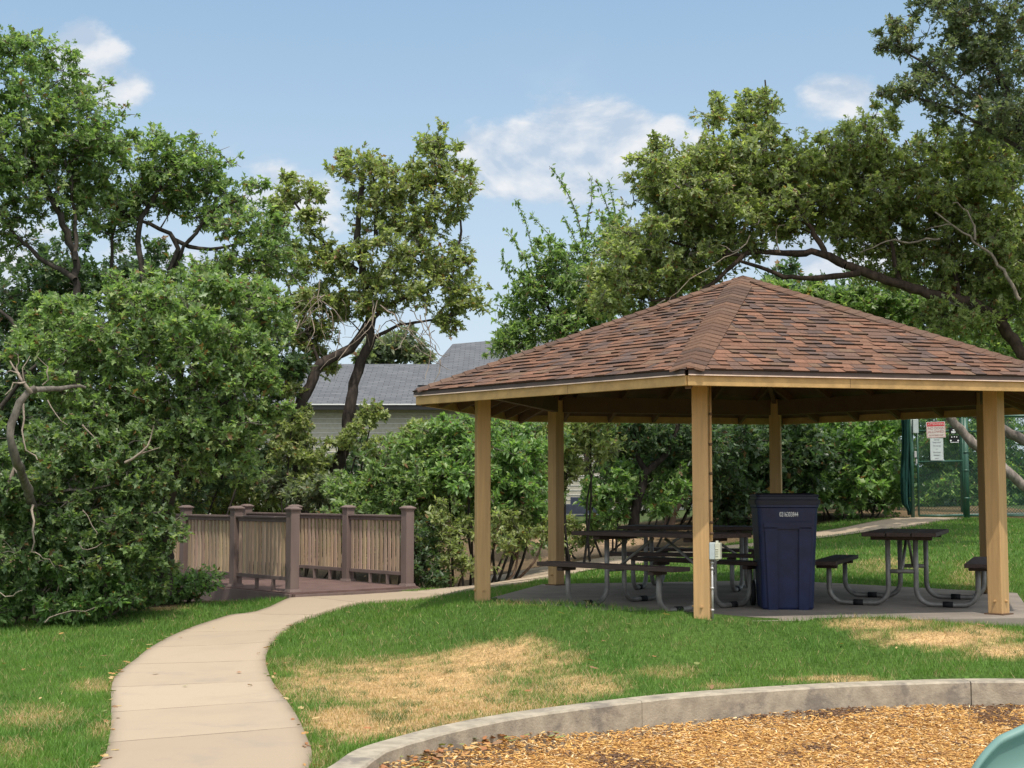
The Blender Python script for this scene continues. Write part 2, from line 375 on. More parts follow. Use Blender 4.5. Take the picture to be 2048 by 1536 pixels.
# patches of dry lawn: centre and size in photo pixels, strength
DRY = [(820,1452,210,24,.85),(1040,1418,170,18,.65),(820,1365,250,58,1),(1000,1325,150,42,.95),(700,1440,90,38,.95),(1150,1375,120,26,.7),(640,1372,70,24,.8),(880,1415,230,30,.9),(70,1440,110,26,.5),(190,1375,50,14,.45),(30,1500,60,20,.3),
       (200,1465,30,20,.4),(1900,1275,150,22,1),(1770,1247,130,11,.8),(2020,1305,90,20,.95),(1680,1359,110,7,.9),(1440,1372,60,6,.4),(1150,1205,150,7,.55),(1960,1150,60,30,.3),(640,1197,20,4,.3),
       (300,1217,100,5,.9),(1330,1345,80,14,.35),(640,1520,20,30,.3),(1000,1170,80,5,.4),(1770,1130,80,18,.35)]
def dryness(x, y, z):
    px, py = proj(np.stack([x, y, z], -1)); m = np.zeros(x.shape)
    n = fbm(x*1.6, y*1.6, 4)-.5; n2 = fbm(x*9, y*9, 3)-.5
    for (a, b, rx, ry, s) in DRY:
        d = ((px-a)/rx)**2+((py-b)/ry)**2
        m = np.maximum(m, s*np.clip((1.14-np.sqrt(d))*1.45+n*1.3+n2*1.1, 0, 1)*(d < 6))
    return np.clip(m, 0, 1)
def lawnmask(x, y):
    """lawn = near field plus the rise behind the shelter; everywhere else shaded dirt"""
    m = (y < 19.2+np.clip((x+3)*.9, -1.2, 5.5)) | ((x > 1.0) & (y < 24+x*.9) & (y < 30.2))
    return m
# ------------------------------------------------------------------ ground sheet
def axis(lo, hi, step, far, g=1.22):
    a = list(np.arange(lo, hi+1e-6, step)); d = step
    while a[-1] < far: d *= g; a.append(a[-1]+d)
    d = step; b = []; c = lo
    while c > -far: d *= g; c -= d; b.append(c)
    return np.array(b[::-1]+a)
gx = axis(-8.5, 11.5, .085, 900); gy = axis(5.5, 31.5, .085, 900)
X, Y = np.meshgrid(gx, gy); Z = zg(np.clip(X, -150, 150), np.clip(Y, -100, 150))
play = inpoly(X, Y, playpoly); slabm = (np.hypot(X-CX, Y-CY) < 2.8)
near = (np.abs(X) < 14) & (Y > 0) & (Y < 34)
Z += np.where(near & ~play, (fbm(X*1.2, Y*1.2, 4)-.5)*.035, 0)
pm = inpoly(X, Y, pathpoly)
Z = np.where(play, -.60, Z); Z = np.where(slabm, -.10, Z); Z = np.where(pm, Z-.03, Z)
wm = inpoly(X, Y, np.r_[WB-_nrm*.12, WF[::-1]]) & ~play; Z = np.where(wm, np.minimum(Z, WALLZ-.02), Z)
dr = dryness(X, Y, Z)
nz = fbm(X*.7, Y*.7, 4); nf = fbm(X*14, Y*14, 3)
gr = np.stack([.045+.03*nz, .095+.03*nz, .018+.01*nz], -1); tanc = np.stack([.42+.12*nf, .28+.08*nf, .13+.05*nf], -1)
C = gr*(1-dr[..., None]) + tanc*dr[..., None]
C *= (.6+.7*nf)[..., None]
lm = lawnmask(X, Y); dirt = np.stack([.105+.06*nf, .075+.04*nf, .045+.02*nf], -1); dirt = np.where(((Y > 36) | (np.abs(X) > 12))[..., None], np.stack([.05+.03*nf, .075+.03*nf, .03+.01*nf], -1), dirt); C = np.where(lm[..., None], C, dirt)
bd = np.exp(-(((X-1.7)/1.1)**2+((Y-32)/4.5)**2)); bare = np.stack([.46+.12*nf, .31+.08*nf, .19+.05*nf], -1); k = np.clip(bd*2-.3, 0, 1)[..., None]*(~lm[..., None]); C = C*(1-k)+bare*k
C = np.where(play[..., None], np.stack([.30+.2*nf, .165+.11*nf, .06+.04*nf], -1), C)
C = np.where(pm[..., None], np.stack([.10+0*nf, .07+0*nf, .045+0*nf], -1), C)
ny_, nx_ = X.shape; idx = np.arange(nx_*ny_).reshape(ny_, nx_)
quads = np.stack([idx[:-1, :-1], idx[:-1, 1:], idx[1:, 1:], idx[1:, :-1]], -1).reshape(-1, 4)
me = np_mesh('ground', np.stack([X, Y, Z], -1).reshape(-1, 3), quads, np.full(len(quads), 4), True); set_col(me, C.reshape(-1, 3))
M_ground = mat('ground', (1,1,1), .95, .1, vcol=True, nscale=30, namt=.45, bump=.8, bscale=50, coord='Object')
tag(newobj('ground', me, M_ground), kind='structure')

# ------------------------------------------------------------------ path
nc = 10; V = []; UV = []
cl = (EL_+ER_)/2; sl_ = np.r_[0, np.cumsum(np.hypot(*np.diff(cl, axis=0).T))]
T = np.linspace(0, 1, nc); PX = EL_[:, None, :]*(1-T[None, :, None])+ER_[:, None, :]*T[None, :, None]
PZ = zg(PX[..., 0], PX[..., 1])+.022
grid = np.concatenate([PX, PZ[..., None]], -1)
skl = grid[:, :1]-[0, 0, .07]; skr = grid[:, -1:]-[0, 0, .07]; grid = np.concatenate([skl, grid, skr], 1); n2_ = nc+2
idx = np.arange(NPATH*n2_).reshape(NPATH, n2_)
quads = np.stack([idx[:-1, :-1], idx[:-1, 1:], idx[1:, 1:], idx[1:, :-1]], -1).reshape(-1, 4)
me = np_mesh('path', grid.reshape(-1, 3), quads, np.full(len(quads), 4), False)
uvl = me.uv_layers.new(name='uv'); uu = np.repeat(np.r_[0, T, 1][None], NPATH, 0); vv = np.repeat(sl_[:, None], n2_, 1)
uvv = np.stack([uu.ravel(), vv.ravel()], -1)[quads.ravel()]; uvl.data.foreach_set('uv', uvv.astype(np.float32).ravel())
m = bpy.data.materials.new('path_concrete'); m.use_nodes = True; t = m.node_tree; N = NT(t); b = t.nodes['Principled BSDF']; b.inputs['Roughness'].default_value = .9; b.inputs['Specular IOR Level'].default_value = .15
tcn = N.n('ShaderNodeTexCoord'); sp = N.n('ShaderNodeSeparateXYZ'); t.links.new(tcn.outputs['UV'], sp.inputs[0])
wob = N.math('MULTIPLY_ADD', N.noise(tcn.outputs['Object'], 2.5, 3), .05, sp.outputs[1])
q = N.math('DIVIDE', N.math('ADD', wob, .52), 1.32); fr = N.math('FRACT', q); fl = N.math('FLOOR', q)
wn = N.n('ShaderNodeTexWhiteNoise'); wn.noise_dimensions = '1D'; t.links.new(fl, wn.inputs['W'])
base = N.mix(wn.outputs[0], (.365, .285, .205), (.44, .35, .255))
fine = N.noise(tcn.outputs['Object'], 130, 3, .7); base = N.mix(N.mapr(fine, .3, .7, 0, .35), base, (.27, .22, .17))
mid = N.noise(tcn.outputs['Object'], 1.7, 6, .6); base = N.mix(N.mapr(mid, .48, .72, 0, .45), base, (.32, .26, .195))
brk = N.noise(tcn.outputs['Object'], 4.0, 4, .6)
jd = N.math('ABSOLUTE', N.math('SUBTRACT', fr, .5)); jl = N.math('MULTIPLY', N.math('GREATER_THAN', jd, .4945), N.mapr(brk, .36, .55, .25, .9))
ue = N.math('ABSOLUTE', N.math('SUBTRACT', sp.outputs[0], .5)); ed = N.math('MULTIPLY', N.mapr(ue, .455, .5, 0, .5), N.mapr(brk, .3, .6, .2, 1))
base = N.mix(ed, base, (.20, .16, .115))
stn = N.noise(tcn.outputs['Object'], .9, 8, .7, .6); base = N.mix(N.mapr(stn, .54, .70, 0, .40), base, (.26, .225, .19))
base = N.mix(jl, base, (.10, .075, .05)); t.links.new(base, b.inputs['Base Color'])
bn = N.n('ShaderNodeBump'); bn.inputs['Strength'].default_value = .35; bn.inputs['Distance'].default_value = .004; t.links.new(fine, bn.inputs['Height']); t.links.new(bn.outputs[0], b.inputs['Normal'])
tag(newobj('path', me, m), kind='structure')
# ------------------------------------------------------------------ retaining kerb wall
wall = empty('kerb_wall', tuple(WB[100])+(WALLZ,), 'curved low concrete kerb wall holding the lawn above the wood chips', 'retaining wall')
segs = [(0, 42), (42, 111), (111, 176), (176, 239)]
def idx_at(px, arr=WB):
    q = proj(np.c_[arr, np.full(len(arr), WALLZ)])[0]; return int(np.argmin(np.abs(q[40:200]-px)))+40
j1, j2 = idx_at(1241), idx_at(1931); segs = [(0, j1), (j1, j2), (j2, 239)]
for (a, b_) in segs:
    mb = MB(); prof = [(0, -.5), (0, -.012), (.012, 0), (.188, 0), (.2, -.012), (.2, -.5)]
    A = WB[a:b_+1].copy(); Nn = _nrm[a:b_+1]; tt = _t[a:b_+1]; A[0] += tt[0]*.004; A[-1] -= tt[-1]*.004
    vs = []; fs = []; L = len(prof)
    for i in range(len(A)):
        jit = .004*math.sin(i*1.7)
        for (o_, z_) in prof: vs.append((A[i][0]+Nn[i][0]*(o_+(jit if o_ > .1 else 0)), A[i][1]+Nn[i][1]*(o_+(jit if o_ > .1 else 0)), WALLZ+z_))
    for i in range(len(A)-1):
        for k in range(L-1): fs.append((i*L+k, i*L+k+1, (i+1)*L+k+1, (i+1)*L+k))
    fs.append(tuple(range(L))[::-1]); fs.append(tuple((len(A)-1)*L+k for k in range(L)))
    mb.add(vs, fs); mb.build('wall_segment', M_wall, wall, local=False)

# ------------------------------------------------------------------ leaf/blade scatter
def blades(name, pts, h, wd, cols, lean, seg2):
    n = len(pts); a = RNG.random(n)*2*np.pi; la = RNG.random(n)*2*np.pi
    dx = np.cos(a)*wd; dy = np.sin(a)*wd; lx = np.cos(la)*lean*h; ly = np.sin(la)*lean*h
    b0 = pts + np.stack([-dx, -dy, 0*dx-.004], -1); b1 = pts + np.stack([dx, dy, 0*dx-.004], -1)
    tip = pts + np.stack([lx, ly, h], -1)
    if seg2:
        m0 = pts + np.stack([-dx*.8+lx*.3, -dy*.8+ly*.3, h*.6], -1); m1 = pts + np.stack([dx*.8+lx*.3, dy*.8+ly*.3, h*.6], -1)
        V = np.stack([b0, b1, m1, m0, tip], 1).reshape(-1, 3); base = np.arange(n)[:, None]*5
        loops = np.concatenate([base+[0, 1, 2, 3], base+[3, 2, 4]], 1).ravel(); sizes = np.tile([4, 3], n); c = np.repeat(cols, 5, 0)
    else:
        V = np.stack([b0, b1, tip], 1).reshape(-1, 3); base = np.arange(n)[:, None]*3; loops = (base+[0, 1, 2]).ravel(); sizes = np.full(n, 3); c = np.repeat(cols, 3, 0)
    me = np_mesh(name, V, loops, sizes); set_col(me, c); return me
hexslab = np.array([tuple(hexp(k, (3.10, 3.40, 3.40, 3.38, 3.30, 3.10)[k]))[:2] for k in range(6)])
def grass_pts(y0, y1, dens, xlo, xhi):
    n = int((xhi-xlo)*(y1-y0)*dens); x = RNG.uniform(xlo, xhi, n); y = RNG.uniform(y0, y1, n)
    px = 1024+FPX*x/y; k = (px > -60) & (px < 2110); x = x[k]; y = y[k]
    k = ~inpoly(x, y, pathpoly) & ~inpoly(x, y, playpoly_in) & ~inpoly(x, y, wallpoly) & ~inpoly(x, y, hexslab) & lawnmask(x, y); x = x[k]; y = y[k]
    z = zg(x, y)+(fbm(x*1.2, y*1.2, 4)-.5)*.035
    _, py = proj(np.stack([x, y, z], -1)); k = py < 1560; return x[k], y[k], z[k]
def grasscol(x, y, z):
    d = dryness(x, y, z); n = len(x); nz = fbm(x*.5+4, y*.5, 3); n2 = fbm(x*3, y*3, 3); r = RNG.random(n)
    yel = np.clip((nz-.42)*3, 0, 1)*.45
    g = np.stack([.080+.055*yel+.06*n2, .175+.05*yel+.08*n2, .024+.012*n2], -1)*(.70+.60*r)[:, None]
    t = np.stack([.56, .385, .17]+np.zeros((n, 3)), -1).reshape(n, 3) if False else np.tile([.50, .345, .185], (n, 1))*(.65+.55*RNG.random(n))[:, None]
    isdry = RNG.random(n) < (d**.9*.96+.03)
    return np.where(isdry[:, None], t, g), d, isdry
for (y0, y1, dens, hh, ww, s2) in [(7.6, 10.5, 5200, .040, .0020, True), (10.5, 14, 3600, .040, .0025, False), (14, 20, 2000, .042, .0034, False), (20, 31, 650, .045, .006, False)]:
    x, y, z = grass_pts(y0, y1, dens, -7, 11.5); c, d, isd = grasscol(x, y, z)
    hgt = hh*(.55+.8*RNG.random(len(x)))*np.where(d > .5, .62, 1)
    wd_ = (fbm(x*2.3+9, y*2.3, 3) > .63) & (d < .5); hgt = np.where(wd_, hgt*1.35, hgt); c[wd_] *= np.array([.82, .92, .85])
    thin = (fbm(x*7+3, y*7, 3) > .69); c[thin & (RNG.random(len(x)) < .35)] = (.34, .27, .13)
    tuft = (fbm(x*5, y*5, 2) > .665) & (d > .5); hgt = np.where(tuft, hgt*1.6, hgt); c[tuft & (RNG.random(len(x)) < .65)] = (.10, .15, .045)
    me = blades('grass', np.stack([x, y, z], -1), hgt, ww, c, np.where(isd, 1.0, .55), s2)
    if y0 == 7.6: gobjs = []
    gobjs.append(me)
for i, me in enumerate(gobjs):
    tag(newobj('grass', me, M_grass), ('mown green lawn with straw coloured dry patches beside the concrete path', 'fine mown grass between the dry patch and the picnic shelter',
        'mown lawn around the shelter slab and the near bank', 'grass rising behind the shelter towards the green gate')[i], 'grass', kind='stuff')
# path-edge and wall-edge longer grass
def edge_tufts(line, off, n, hh):
    i = RNG.integers(0, len(line)-1, n); t = RNG.random(n)[:, None]; p = line[i]*(1-t)+line[i+1]*t + RNG.normal(0, .012, (n, 2)) + off[i]; k = (p[:, 1] > 7.6) & (p[:, 1] < 24); p = p[k]
    z = zg(p[:, 0], p[:, 1]); return np.c_[p, z]
# ------------------------------------------------------------------ wood chips
def chips():
    n = 60000; x = RNG.uniform(-1.2, 5.6, n); y = RNG.uniform(7.0, 12.0, n); px = 1024+FPX*x/y
    k = inpoly(x, y, playpoly_in) & (px > 500) & (px < 2120); x = x[k]; y = y[k]
    dw = np.min(np.hypot(x[:, None]-WF[None, ::4, 0], y[:, None]-WF[None, ::4, 1]), 1)
    z0 = -.535+.05*(fbm(x*1.3, y*1.3, 3)-.5)+.10*np.exp(-dw/.35)*np.clip((.9-x)/1.6, 0, 1)
    n = len(x); L = RNG.uniform(.012, .05, n)*np.where(RNG.random(n) < .06, 1.8, 1); W = RNG.uniform(.004, .015, n); H = RNG.uniform(.002, .006, n)
    a = RNG.random(n)*np.pi*2; tl = RNG.normal(0, .22, n); rl = RNG.normal(0, .45, n)
    ca, sa = np.cos(a), np.sin(a)
    u = np.stack([ca*np.cos(tl), sa*np.cos(tl), np.sin(tl)], -1); v = np.stack([-sa*np.cos(rl), ca*np.cos(rl), np.sin(rl)], -1); w_ = np.cross(u, v)
    c0 = np.stack([x, y, z0+RNG.random(n)*.03], -1); V = []
    for (i, j, k_) in [(-1,-1,-1),(1,-.6,-1),(1,.6,-1),(-1,1,-1),(-1,-1,1),(1,-.6,1),(1,.6,1),(-1,1,1)]:
        V.append(c0+u*(L*i/2)[:, None]+v*(W*j/2)[:, None]+w_*(H*k_/2)[:, None])
    V = np.stack(V, 1).reshape(-1, 3); base = np.arange(n)[:, None, None]*8
    F = base+np.array([(0,3,2,1),(4,5,6,7),(0,1,5,4),(1,2,6,5),(2,3,7,6),(3,0,4,7)])[None]
    pal = np.array([(.56,.32,.10),(.62,.38,.145),(.49,.265,.09),(.68,.50,.28),(.36,.19,.08),(.16,.095,.06)]); ci = RNG.choice(6, n, p=[.28,.26,.18,.13,.10,.05])
    dark = fbm(x*1.6+3, y*1.6+8, 3); dk = (dark > .60) & (RNG.random(n) < .7); ci = np.where(dk, 5, ci); c = pal[ci]*(.75+.5*RNG.random(n))[:, None]
    me = np_mesh('wood_chips', V, F.reshape(-1), np.full(n*6, 4)); set_col(me, np.repeat(c, 8, 0))
    tag(newobj('wood_chips', me, M_chip), 'orange brown wood chips filling the play area below the kerb wall', 'wood chips', kind='stuff')
chips()
# fallen leaves
def litter():
    pts = []
    for _ in range(70):
        px = random.uniform(0, 2048); py = random.uniform(1215, 1500); g = GH(px, py)
        if inpoly(np.array([g.x]), np.array([g.y]), playpoly)[0] or not lawnmask(np.array([g.x]), np.array([g.y]))[0]: continue
        if inpoly(np.array([g.x]), np.array([g.y]), hexslab)[0]: continue
        pts.append((g.x, g.y, g.z+.035))
    for _ in range(110):     # along path edges
        i = random.randint(30, 130); E_ = EL_ if random.random() < .6 else ER_; p = E_[i]+np.random.default_rng(len(pts)).normal(0, .03, 2); pts.append((p[0], p[1], zg1(*p)+.025))
    lo, hi = idx_at(760, WF), idx_at(1090, WF)
    for _ in range(150):     # gathered against the wall foot, upper left of the chips
        i = random.randint(lo, hi); p = WF[i]+_nrm[i]*abs(random.gauss(.03, .09)); dw = float(np.linalg.norm(p-WF[i])); zz = -.525+.10*math.exp(-dw/.35)*min(max((.9-p[0])/1.6, 0), 1)
        pts.append((p[0], p[1], zz+.02+random.random()*.025))
    mb = MB()
    for (x, y, z) in pts:
        a = random.random()*6.28; s = random.uniform(.02, .045); c = random.choice([(.45,.24,.08),(.35,.15,.06),(.5,.36,.16),(.25,.14,.07),(.22,.25,.08)])
        u = Vector((math.cos(a), math.sin(a), random.uniform(-.2,.3))); v = Vector((-math.sin(a), math.cos(a), random.uniform(-.3,.5)))
        o_ = [(-1,0),(-.4,.45),(0,.25),(.4,.5),(1,0),(.4,-.5),(0,-.25),(-.4,-.45)]
        mb.add([Vector((x, y, z))+u*p*s+v*q*s for p, q in o_], [(0,1,2,3,4),(0,4,5,6,7)], c)
    tag(mb.build('fallen_leaves', M_dry), 'dry brown oak leaves scattered on the lawn, path edges and kerb foot', 'fallen leaves', kind='stuff')
litter()

# ------------------------------------------------------------------ picnic shelter
SR = (3.14, 3.40, 3.40, 3.38, 3.30, 3.14)
mb = MB(); vs = [hexp(k, SR[k], -.16) for k in range(6)]+[hexp(k, SR[k], 0) for k in range(6)]
mb.add(vs, [tuple(range(6))[::-1], tuple(range(6, 12))]+[(k, (k+1)%6, (k+1)%6+6, k+6) for k in range(6)])
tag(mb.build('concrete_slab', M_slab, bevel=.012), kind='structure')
SH = empty('picnic_shelter', (CX, CY, 0), 'open six-sided picnic shelter with tan posts and brown shingle roof', 'shelter')
def S(o): return o - Vector((CX, CY, 0))
for k in range(6):
    mb = MB(); a = PHI+k*math.pi/3; Mz = Matrix.Rotation(a, 3, 'Z'); c = S(hexp(k, RP))
    mb.box(c+Vector((0, 0, 1.215)), (.148, .148, 2.41), Mz)
    po = mb.build('post', M_tan, SH, bevel=.006)
    mb = MB(); mb.box(c+Vector((0, 0, .006)), (.20, .20, .012), Mz); mb.build('base_plate', M_rafter, po)
    rad = Vector((math.cos(a), math.sin(a), 0)); tg = Vector((-math.sin(a), math.cos(a), 0))
    for (dv, z_) in ((rad, .13), (-tg, .13), (tg, .13)):
        mb = MB(); p = c+dv*.074+Vector((0, 0, z_)); mb.tube([p, p+dv*.012], .014, 8); mb.tube([p+dv*.012, p+dv*.024], .008, 8); mb.build('bolt', M_tan, po)
# beams, rafters
for k in range(6):
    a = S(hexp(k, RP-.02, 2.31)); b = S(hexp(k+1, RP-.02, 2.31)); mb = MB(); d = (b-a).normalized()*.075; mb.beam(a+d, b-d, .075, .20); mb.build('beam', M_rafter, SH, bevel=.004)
SLP = (ZA-ZT)/(RE*math.cos(math.pi/6))
def roofz(p, off):   # roof plane height over a point given as distance along face normal
    return ZA - SLP*p + off
for k in range(6):
    a = S(hexp(k, RE-.06)); az_ = ZT-.10; mb = MB(); mb.beam((a.x, a.y, az_), (a.x*.02, a.y*.02, ZA-.12), .055, .12); mb.build('hip_rafter', M_rafter, SH)
    n_ = (S(hexp(k, RE))+S(hexp(k+1, RE))).normalized(); n_.z = 0; tg = Vector((-n_.y, n_.x, 0)); ap = RE*math.cos(math.pi/6)
    for u in (-1.25, -.62, 0, .62, 1.25):
        top = abs(u)/math.tan(math.pi/6)+.05; p0 = n_*(ap-.05)+tg*u; p1 = n_*top+tg*u
        if top > ap-.2: continue
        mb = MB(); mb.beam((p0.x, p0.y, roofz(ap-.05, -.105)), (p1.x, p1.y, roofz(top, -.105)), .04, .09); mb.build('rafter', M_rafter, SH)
# ceiling deck
mb = MB()
for k in range(6):
    a = S(hexp(k, RE-.03, ZT-.05)); b = S(hexp(k+1, RE-.03, ZT-.05)); t_ = Vector((0, 0, ZA-.05)); a2 = a+Vector((0,0,.03)); b2 = b+Vector((0,0,.03)); t2 = t_+Vector((0,0,.03))
    mb.add([a, b, t_], [(2, 1, 0)]); mb.add([a2, b2, t2], [(0, 1, 2)])
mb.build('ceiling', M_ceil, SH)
# fascia + drip edge
for k in range(6):
    a = S(hexp(k, RE, (ZB+ZT-.04)/2)); b = S(hexp(k+1, RE, (ZB+ZT-.04)/2)); n_ = ((a+b)/2); n_.z = 0; n_.normalize(); d = (b-a).normalized()
    a = a-n_*.022+d*.013; b = b-n_*.022-d*.013
    mb = MB(); mb.beam(a, b, .038, ZT-.04-ZB); fo = mb.build('fascia_board', M_fascia, SH, bevel=.003)
    cut = .46+.05*((k*37) % 7)
    if k == 0: cut = .415
    sm_ = a+(b-a)*cut
    mb = MB(); mb.beam(sm_+n_*.0195-d*.0015, sm_+n_*.0195+d*.0015, .002, ZT-.05-ZB); mb.build('board_joint', M_ceil, fo)
    mb = MB(); z1 = ZT-.010
    mb.beam(Vector((a.x, a.y, z1))+n_*.030, Vector((b.x, b.y, z1))+n_*.030, .012, .040); dr_ = mb.build('drip_edge', M_drip, SH)
    mb = MB(); mb.beam(Vector((a.x, a.y, z1-.026))+n_*.034, Vector((b.x, b.y, z1-.026))+n_*.034, .018, .010); mb.build('drip_lip', M_dripb, dr_)
# shingles: every tab is its own small wedge
PAL = [((.232,.124,.082), .20), ((.205,.116,.078), .22), ((.165,.104,.079), .30), ((.134,.096,.082), .18), ((.186,.122,.084), .10)]
def pick():
    r = random.random(); s = 0
    for c, p in PAL:
        s += p
        if r < s: break
    f = random.uniform(.85, 1.15); return tuple(v*f for v in c)
ap = RE*math.cos(math.pi/6)+.02; LS = math.hypot(ap, ZA-ZT); nrow = 28; ex = LS/nrow
for k in range(6):
    mb = MB(); n_ = (S(hexp(k, RE))+S(hexp(k+1, RE))); n_.z = 0; n_.normalize(); tg = Vector((-n_.y, n_.x, 0))
    up = (Vector((0, 0, ZA)) - (n_*ap+Vector((0, 0, ZT)))).normalized(); nr = tg.cross(up); nr = nr if nr.z > 0 else -nr
    o_ = n_*ap+Vector((0, 0, ZT+.012))
    W0 = (RE+.02)/2
    for r in range(nrow):
        v0, v1 = r*ex-.006, (r+1)*ex+.004; w0 = W0*(1-max(v0, 0)/LS); w1 = W0*(1-min(v1, LS)/LS)
        u = -w0-random.uniform(0, .25)
        while u < w0:
            wd = random.choice([.08, .10, .12, .15, .18])*random.uniform(.9, 1.1); th = random.choice([.007, .010, .016, .020]); 
            a0, b0 = max(u, -w0), min(u+wd, w0); a1, b1 = min(max(a0, -w1), w1), max(min(b0, w1), -w1)
            if b0-a0 > .01:
                g = .0015; c = pick(); vj = random.uniform(-.003, .003)
                q = [(a0+g, v0+vj, 0), (b0-g, v0+vj, 0), (b1-g, v1, -.004), (a1+g, v1, -.004), (a0+g, v0+vj, th), (b0-g, v0+vj, th), (b1-g, v1, .003), (a1+g, v1, .003)]
                Q = [o_+tg*p[0]+up*p[1]+nr*p[2] for p in q]; mb.add(Q, [(4,5,6,7),(1,2,6,5),(3,0,4,7)], c); dn_ = -up*.0015; mb.add([Q[0]+dn_, Q[1]+dn_, Q[5]+dn_, Q[4]+dn_, Q[4], Q[5]], [(0,1,2,3),(3,2,5,4)], (c[0]*.35, c[1]*.35, c[2]*.35))  # front edge darkened: printed shadow line, also row shade put into the colour
            u += wd
    mb.build('roof_shingles', M_shing, SH)
    # underlay right below the tabs
    mb = MB(); mb.add([o_-nr*.006+tg*(-W0), o_-nr*.006+tg*W0, o_-nr*.006+up*LS], [(0, 1, 2)], (.05,.03,.025)); mb.build('roof_deck', M_shing, SH)
for k in range(6):
    mb = MB(); a = S(hexp(k, RE-.015)); p0 = Vector((a.x, a.y, ZT+.042)); p1 = Vector((0, 0, ZA+.045)); L = (p1-p0).length; d = (p1-p0)/L; nseg = 29
    rad = Vector((a.x, a.y, 0)).normalized(); tg = Vector((-rad.y, rad.x, 0)); na = math.sin(math.pi/6)*SLP
    for i in range(nseg):
        s0 = i*L/nseg-.01; s1 = (i+1)*L/nseg+.012; wd = .155*min(1, .35+.65*(nseg-i)/4); c = random.choice([(.150,.092,.066),(.175,.105,.072),(.125,.082,.064),(.165,.108,.078)]); f = random.uniform(.9,1.1); c = tuple(v*f for v in c)
        dn = Vector((0, 0, -wd*.20)) + rad*0; lift = Vector((0, 0, .018)); back = -d*.035
        q = [p0+d*s0+tg*wd+dn+back*0, p0+d*s0+lift*.6+back*-.2, p0+d*s0-tg*wd+dn, p0+d*s1+tg*wd+dn-lift*.55, p0+d*s1-lift*.1, p0+d*s1-tg*wd+dn-lift*.55,
             p0+d*s0+tg*wd+dn-lift, p0+d*s0-lift*.4, p0+d*s0-tg*wd+dn-lift]
        mb.add(q, [(0,1,4,3),(1,2,5,4),(6,7,1,0),(7,8,2,1),(6,0,3),(2,8,5)], c)
    mb.build('hip_cap', M_shing, SH)
# outlet box and conduit on the front post
c0 = S(hexp(0, RP)); a = PHI; tgr = Vector((-math.sin(a), math.cos(a), 0)); tgr = tgr if tgr.x > 0 else -tgr; radv = Vector((math.cos(a), math.sin(a), 0)); sidep = c0+tgr*.074
mb = MB(); p = sidep+tgr*.02+radv*.03
mb.tube([p+Vector((0,0,.73)), p+Vector((0,0,1.0)), p+Vector((0,0,2.2))], .0115, 8); cn = mb.build('conduit', M_tan, SH)
for z_ in (.80, .90, 1.10, 1.35, 1.62, 1.9): mb = MB(); mb.tube([p+Vector((0,0,z_-.012)), p+Vector((0,0,z_+.012))], .0165, 8); mb.build('coupling', M_rafter, cn)
mb = MB(); mb.tube([p+Vector((0,0,.0)), p+Vector((0,0,.56))], .011, 8); cn = mb.build('conduit', M_pipe, SH)
for z_ in (.1, .3, .48, .53): mb = MB(); mb.tube([p+Vector((0,0,z_-.01)), p+Vector((0,0,z_+.01))], .017, 8); mb.build('coupling', M_pipe, cn)
Mz = Matrix.Rotation(math.atan2(tgr.y, tgr.x), 3, 'Z'); mb = MB(); mb.box(sidep+tgr*.028+radv*.03+Vector((0,0,.64)), (.052, .085, .155), Mz); bx = mb.build('outlet_box', M_box, SH, bevel=.006)
mb = MB(); cc = sidep+tgr*.080+radv*.03
mb.box(cc+Vector((0,0,.64)), (.050, .095, .150), Mz); mb.box(cc+Vector((0,0,.722))-tgr*.01, (.022, .05, .022), Mz); mb.box(cc+Vector((0,0,.560))-tgr*.01, (.022, .05, .018), Mz)
for i in range(4): mb.box(cc-tgr*.008+radv*.05+Vector((0,0,.60+.02*i)), (.03, .008, .008), Mz)
mb.build('cover', M_cover, bx, bevel=.006)
# twig / vine tip hanging over nothing else

# ------------------------------------------------------------------ picnic tables
def table(loc, th, label):
    t = empty('picnic_table', loc, label, 'picnic table', 'picnic tables under the shelter', rz=th)
    L = 1.80; sp = .60; wo = .77; lg = .14; r = .027
    for (nm, n, bw, z, wtot, off) in (('tabletop', 3, .242, .745, .75, 0), ('bench', 1, .27, .44, .27, -wo), ('bench', 1, .27, .44, .27, wo)):
        mb = MB()
        if n == 3:
            for i in (-1, 0, 1): mb.box((0, i*.25, z), (L, bw, .042))
        else:
            mb.box((0, off, z), (L, bw, .042))
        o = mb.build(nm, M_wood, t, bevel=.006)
        for x in (-sp, sp):
            mb = MB(); mb.box((x, off, z-.043), (.09, .62, .040) if n == 3 else (.07, .22, .038)); mb.build('cleat', M_wood, o, bevel=.008)
    for x in (-sp, sp):
        mb = MB()
        for s in (-1, 1):
            R = .155; zt, zb = .70, .40
            pts = [(x, s*(wo-.02), zb), (x, s*(wo-.02), r+R)]
            pts += [tuple(q) for q in arc((x, s*(wo-.02-R), r+R), R, 0, -math.pi/2, 7, (0, s, 0))][1:]
            pts += [tuple(q) for q in arc((x, s*(lg+R), r+R), R, -math.pi/2, -math.pi, 7, (0, s, 0))]
            pts += [(x, s*lg, zt)]
            mb.tube(pts, r, 12)
        mb.tube([(x, -lg, .36), (x, lg, .36)], r*.8, 10)
        f = mb.build('leg_frame', M_galv, t)
        for s in (-1, 1): mb = MB(); mb.tube([(x, s*(lg+.26), r), (x, s*(lg+.36), r)], r*1.25, 10); mb.build('clamp', M_black, f)
    for s in (-1, 1):
        mb = MB(); mb.tube([(s*sp, 0, .36), (s*.08, 0, .70)], .016, 8); mb.build('brace', M_galv, t)
    return t
R = math.radians
table((1.53, 14.86, 0), R(-45), 'picnic table with its bench closest to the outlet-box post, brown boards on bent pipe legs')
table((2.28, 17.75, 0), R(-20), 'picnic table at the back of the shelter, mostly hidden behind the other brown table')
